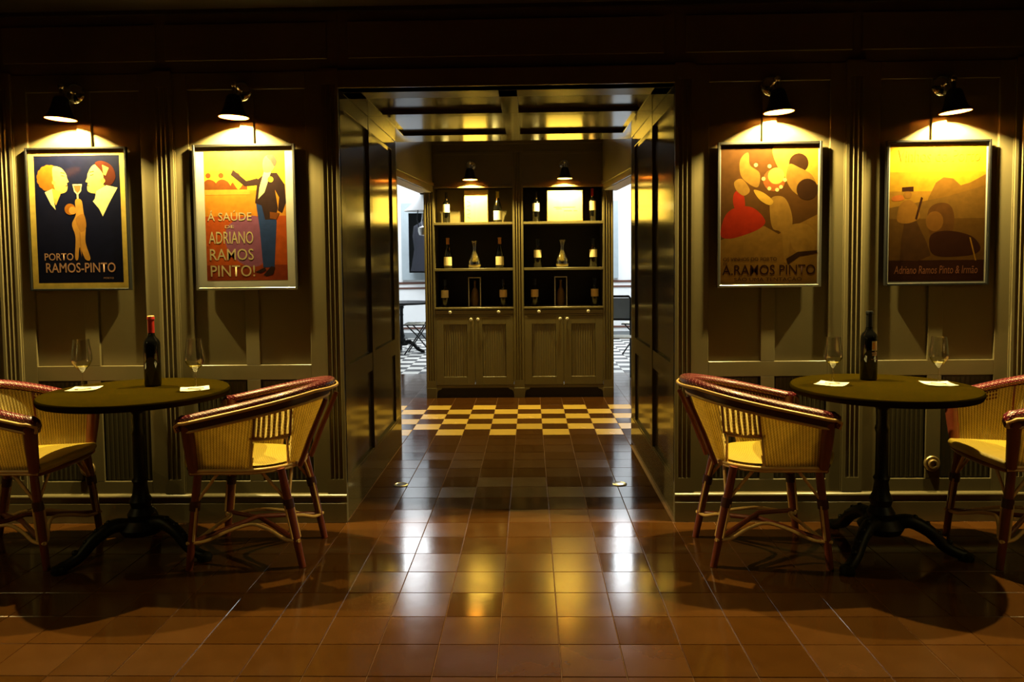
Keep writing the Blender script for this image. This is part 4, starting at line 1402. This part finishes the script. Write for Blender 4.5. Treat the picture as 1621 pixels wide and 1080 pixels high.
shelf_bottle(-0.186, Z2, 'orange-capped bottle right of the decanter, middle shelf of left bay', h=0.305, kind='burgundy', r=0.043, foil='orange_foil', lab='label', lz=(0.03, 0.115))
shelf_bottle(0.193, Z2, 'dark bottle with a square label left of the decanter, right bay', h=0.285, r=0.041, lab='label', lz=(0.10, 0.175))
shelf_bottle(0.746, Z2, 'dark bottle with a square label right of the decanter, right bay', h=0.285, r=0.041, lab='label', lz=(0.10, 0.175))
shelf_bottle(-0.74, Z3, 'dark bottle with a square label at the left end of the lowest shelf', h=0.275, r=0.040, lab='label', lz=(0.095, 0.17))
shelf_bottle(-0.154, Z3, 'dark bottle with a square label right of the display case, left bay', h=0.275, r=0.040, lab='label_tan', lz=(0.095, 0.17))
shelf_bottle(0.161, Z3, 'dark bottle with a square label left of the display case, right bay', h=0.275, r=0.040, lab='label_tan', lz=(0.095, 0.17))
shelf_bottle(0.759, Z3, 'dark bottle with a square label at the right end of the lowest shelf', h=0.275, r=0.040, lab='label_tan', lz=(0.095, 0.17))

for xd, lab in ((-0.438, 'clear glass decanter on the middle shelf of the left bay'), (0.438, 'clear glass decanter on the middle shelf of the right bay')):
    t = thing('decanter', lab, 'decanter', (xd, YC + 0.10, Z2 + 0.0005), 0, 'decanters in the display cabinet')
    o = [(0.05, 0), (0.062, 0.012), (0.068, 0.045), (0.062, 0.085), (0.045, 0.125), (0.026, 0.155), (0.018, 0.18), (0.018, 0.21), (0.024, 0.24), (0.037, 0.272)]
    MB().lathe([(0, 0)] + o + [(r_ - 0.0015, z) for r_, z in o[::-1][:-1]] + [(0.05, 0.004), (0, 0.004)], 36).build('glass_body', M['glass'], t, smooth=60)
    MB().lathe([(0, 0.005), (0.050, 0.006), (0.060, 0.014), (0.0655, 0.034), (0, 0.034)], 32).build('wine', M['wine'], t, smooth=30)

for xd, lab in ((-0.44, 'silver edged glass display case on the lowest shelf, left bay'), (0.421, 'silver edged glass display case on the lowest shelf, right bay')):
    t = thing('display_case', lab, 'display case', (xd, YC + 0.08, Z3 + 0.0005), 0, 'display cases in the cabinet')
    w_, h_, d_ = 0.062, 0.297, 0.11
    for a, b_, c, d in ((-w_, -w_ + 0.007, 0, h_), (w_ - 0.007, w_, 0, h_), (-w_ + 0.007, w_ - 0.007, h_ - 0.009, h_), (-w_ + 0.007, w_ - 0.007, 0, 0.006)):
        boxpart('frame_bar', M['silver'], t, a, b_, -0.004, 0.010, c, d, bevel=0)
    MB().box(-w_ + 0.006, w_ - 0.006, 0.0, 0.003, 0.006, h_ - 0.008).build('pane', M['pane'], t, smooth=0)
    b = MB().box(-w_, -w_ + 0.004, 0.01, d_, 0, h_).box(w_ - 0.004, w_, 0.01, d_, 0, h_).box(-w_, w_, d_, d_ + 0.004, 0, h_).box(-w_ + .004, w_ - .004, 0.01, d_, h_ - 0.004, h_)
    b.build('case_body', M['shelf_dark'], t)
    MB().lathe([(0, 0.007), (0.036, 0.007), (0.040, 0.03), (0.040, 0.12), (0.03, 0.16), (0.014, 0.19), (0.012, 0.25), (0.015, 0.252), (0.015, 0.262), (0, 0.262)], 24, (0, 0.058, 0)).build('inner_bottle', mat('amber bottle', (0.16, 0.09, 0.03), 0.3), t, smooth=60)

# wooden wine boxes
t = thing('wooden_box', 'upright pale wooden wine box on the top shelf, left bay', 'box', (-0.413, YC + 0.11, Z1 + 0.0005), 0.0)
boxpart('box_body', M['pinewood'], t, -0.118, 0.118, -0.035, 0.085, 0, 0.328, bevel=0.003)
boxpart('box_lid', M['pinewood'], t, -0.114, 0.114, -0.043, -0.0355, 0.005, 0.32, bevel=0.002)
for q, (z, a) in enumerate(((0.05, 0.5), (0.085, -0.4), (0.125, 0.4), (0.165, -0.3), (0.205, 0.4))):
    MB().box(-0.018, 0.018, -0.0438, -0.0432, -0.0025, 0.0025).build('stamp_stroke', M['ink'], t, loc=(-0.075, 0, z), rot=(0, a, 0))
t = thing('wooden_box', 'wide pale wooden wine box on the top shelf, right bay', 'box', (0.464, YC + 0.06, Z1 + 0.0005))
boxpart('box_body', M['pinewood'], t, -0.178, 0.178, -0.03, 0.12, 0, 0.305, bevel=0.003)
boxpart('box_lid', M['pinewood'], t, -0.173, 0.173, -0.038, -0.0305, 0.005, 0.30, bevel=0.002)
for x0, x1, z in ((-0.11, 0.10, 0.135), (-0.09, -0.03, 0.12), (-0.01, 0.07, 0.10), (0.085, 0.12, 0.10)):
    MB().box(x0, x1, -0.0388, -0.0382, z, z + 0.006).build('stamp_stroke', M['ink'], t)

# downlights in the lobby ceiling above the chequered floor
struct('wall_lobby_header', MB().box(-1.05, 1.05, PD + 0.001, PD + 0.06, 2.262, 3.3), M['olive'], 'olive wall above the far mouth of the passage')
lob = struct('ceiling_lobby', MB().box(-1.0, 1.0, PD + 0.05, 3.7, 2.86, 2.95), M['olive'], 'olive ceiling of the lobby before the cabinet')
for q, (x, w_) in enumerate(((-0.42, DOWN_W), (0.42, DOWN_W))):
    t = thing('downlight', 'recessed downlight in the lobby ceiling on the %s' % ('left' if q == 0 else 'right'), 'lamp', (x, 2.55, 2.86), 0, 'recessed downlights')
    MB().lathe([(0.045, 0.0), (0.06, -0.002), (0.06, -0.006), (0.044, -0.006)], 24).build('ring', M['chrome'], t)
    MB().lathe([(0, -0.0025), (0.044, -0.0025), (0.044, -0.001), (0, -0.001)], 24).build('lens', M['bulb'], t)
    l = bpy.data.lights.new('downlight_beam', 'SPOT')
    l.energy, l.color, l.spot_size, l.spot_blend, l.shadow_soft_size = w_, (1.0, 0.62, 0.17), math.radians(100), 0.6, 0.03
    lo = bpy.data.objects.new('downlight_beam', l)
    COL.objects.link(lo)
    lo.parent = t
    lo.location = (0, 0, -0.012)

# ------------------------------------------------------------------ small fittings
for x, zz, lab in ((-2.205, 0.283, 'round brass wall socket under the left table'), (2.150, 0.292, 'round brass wall socket under the right table')):
    t = thing('wall_socket', lab, 'socket', (x, 0.006, zz), 0, 'round wall sockets')
    MB().lathe([(0, 0), (0.040, 0), (0.040, 0.010), (0.037, 0.014), (0.030, 0.014), (0.027, 0.010), (0, 0.010)], 32, axis='y').build('plate', M['brass'], t, smooth=30)
    MB().lathe([(0.014, 0.010), (0.024, 0.010), (0.024, 0.022), (0.021, 0.025), (0.015, 0.025), (0.013, 0.014), (0, 0.014)], 28, axis='y').build('collar', M['brass'], t, smooth=30)
    t.rotation_euler = (0, 0, 0)
for x, lab in ((-0.677, 'round steel floor fitting by the left passage wall'), (0.641, 'round steel floor fitting by the right passage wall')):
    t = thing('floor_fitting', lab, 'floor fitting', (x, 0.65, 0.0005), 0, 'round floor fittings')
    MB().lathe([(0.030, 0.0), (0.043, 0.0), (0.043, 0.003), (0.036, 0.006), (0.030, 0.004)], 32).build('ring', M['steel'], t, smooth=30)
    MB().lathe([(0, 0.001), (0.030, 0.001), (0.030, 0.003), (0.020, 0.0045), (0, 0.005)], 28).build('lid', M['alu'] if x > 0 else M['iron'], t, smooth=30)


# folding chairs in the rear room
def folding_chair(label, loc, rz, seat='pale_seat', panel=False):
    t = thing('folding_chair', label, 'chair', loc, rz, 'folding chairs in the rear room')
    for k in range(7):
        x = -0.17 + 0.055 * k
        boxpart('seat_slat', M[seat], t, x, x + 0.04, -0.20, 0.20, 0.445, 0.458)
    for s in (-1, 1):
        MB().tube([(0.20, s * 0.19, 0.0), (0.0, s * 0.185, 0.28), (-0.20, s * 0.18, 0.60), (-0.27, s * 0.18, 0.90)], 0.010, 8).build('leg', M['iron'], t, smooth=80)
        MB().tube([(-0.22, s * 0.205, 0.0), (0.0, s * 0.205, 0.28), (0.16, s * 0.205, 0.44)], 0.010, 8).build('leg', M['iron'], t, smooth=80)
        MB().tube([(-0.19, s * 0.205, 0.44), (0.21, s * 0.205, 0.44)], 0.009, 8).build('seat_rail', M['iron'], t, smooth=80)
    if panel:
        b = MB()
        b.tube([(-0.212, -0.19, 0.64), (-0.265, -0.19, 0.88), (-0.272, -0.16, 0.92), (-0.272, 0.16, 0.92), (-0.265, 0.19, 0.88), (-0.212, 0.19, 0.64)], 0.016, 8, closed=True)
        b.build('back_frame', M['iron'], t, smooth=80)
        MB().add([(-0.214, -0.18, 0.65), (-0.214, 0.18, 0.65), (-0.268, 0.18, 0.90), (-0.268, -0.18, 0.90), (-0.208, -0.18, 0.65), (-0.208, 0.18, 0.65), (-0.262, 0.18, 0.90), (-0.262, -0.18, 0.90)],
                 [(0, 1, 2, 3), (7, 6, 5, 4), (0, 4, 5, 1), (1, 5, 6, 2), (2, 6, 7, 3), (3, 7, 4, 0)]).build('back_panel', M['grey_paint'], t)
    for z, x in (() if panel else ((0.86, -0.262), (0.76, -0.238), (0.66, -0.214))):
        boxpart('back_slat', M['iron'], t, x - 0.008, x + 0.008, -0.19, 0.19, z - 0.03, z + 0.03)
    return t


folding_chair('folding chair with pale slatted seat beside the cafe table in the rear room', (-1.56, 7.55, 0), PI)
folding_chair('black folding chair with a grey panel back, right of the cabinet', (1.12, 5.22, 0), -PI / 2 - 0.15, panel=True)
folding_chair('folding chair further back on the right of the rear room', (1.72, 7.3, 0), PI - 0.5)
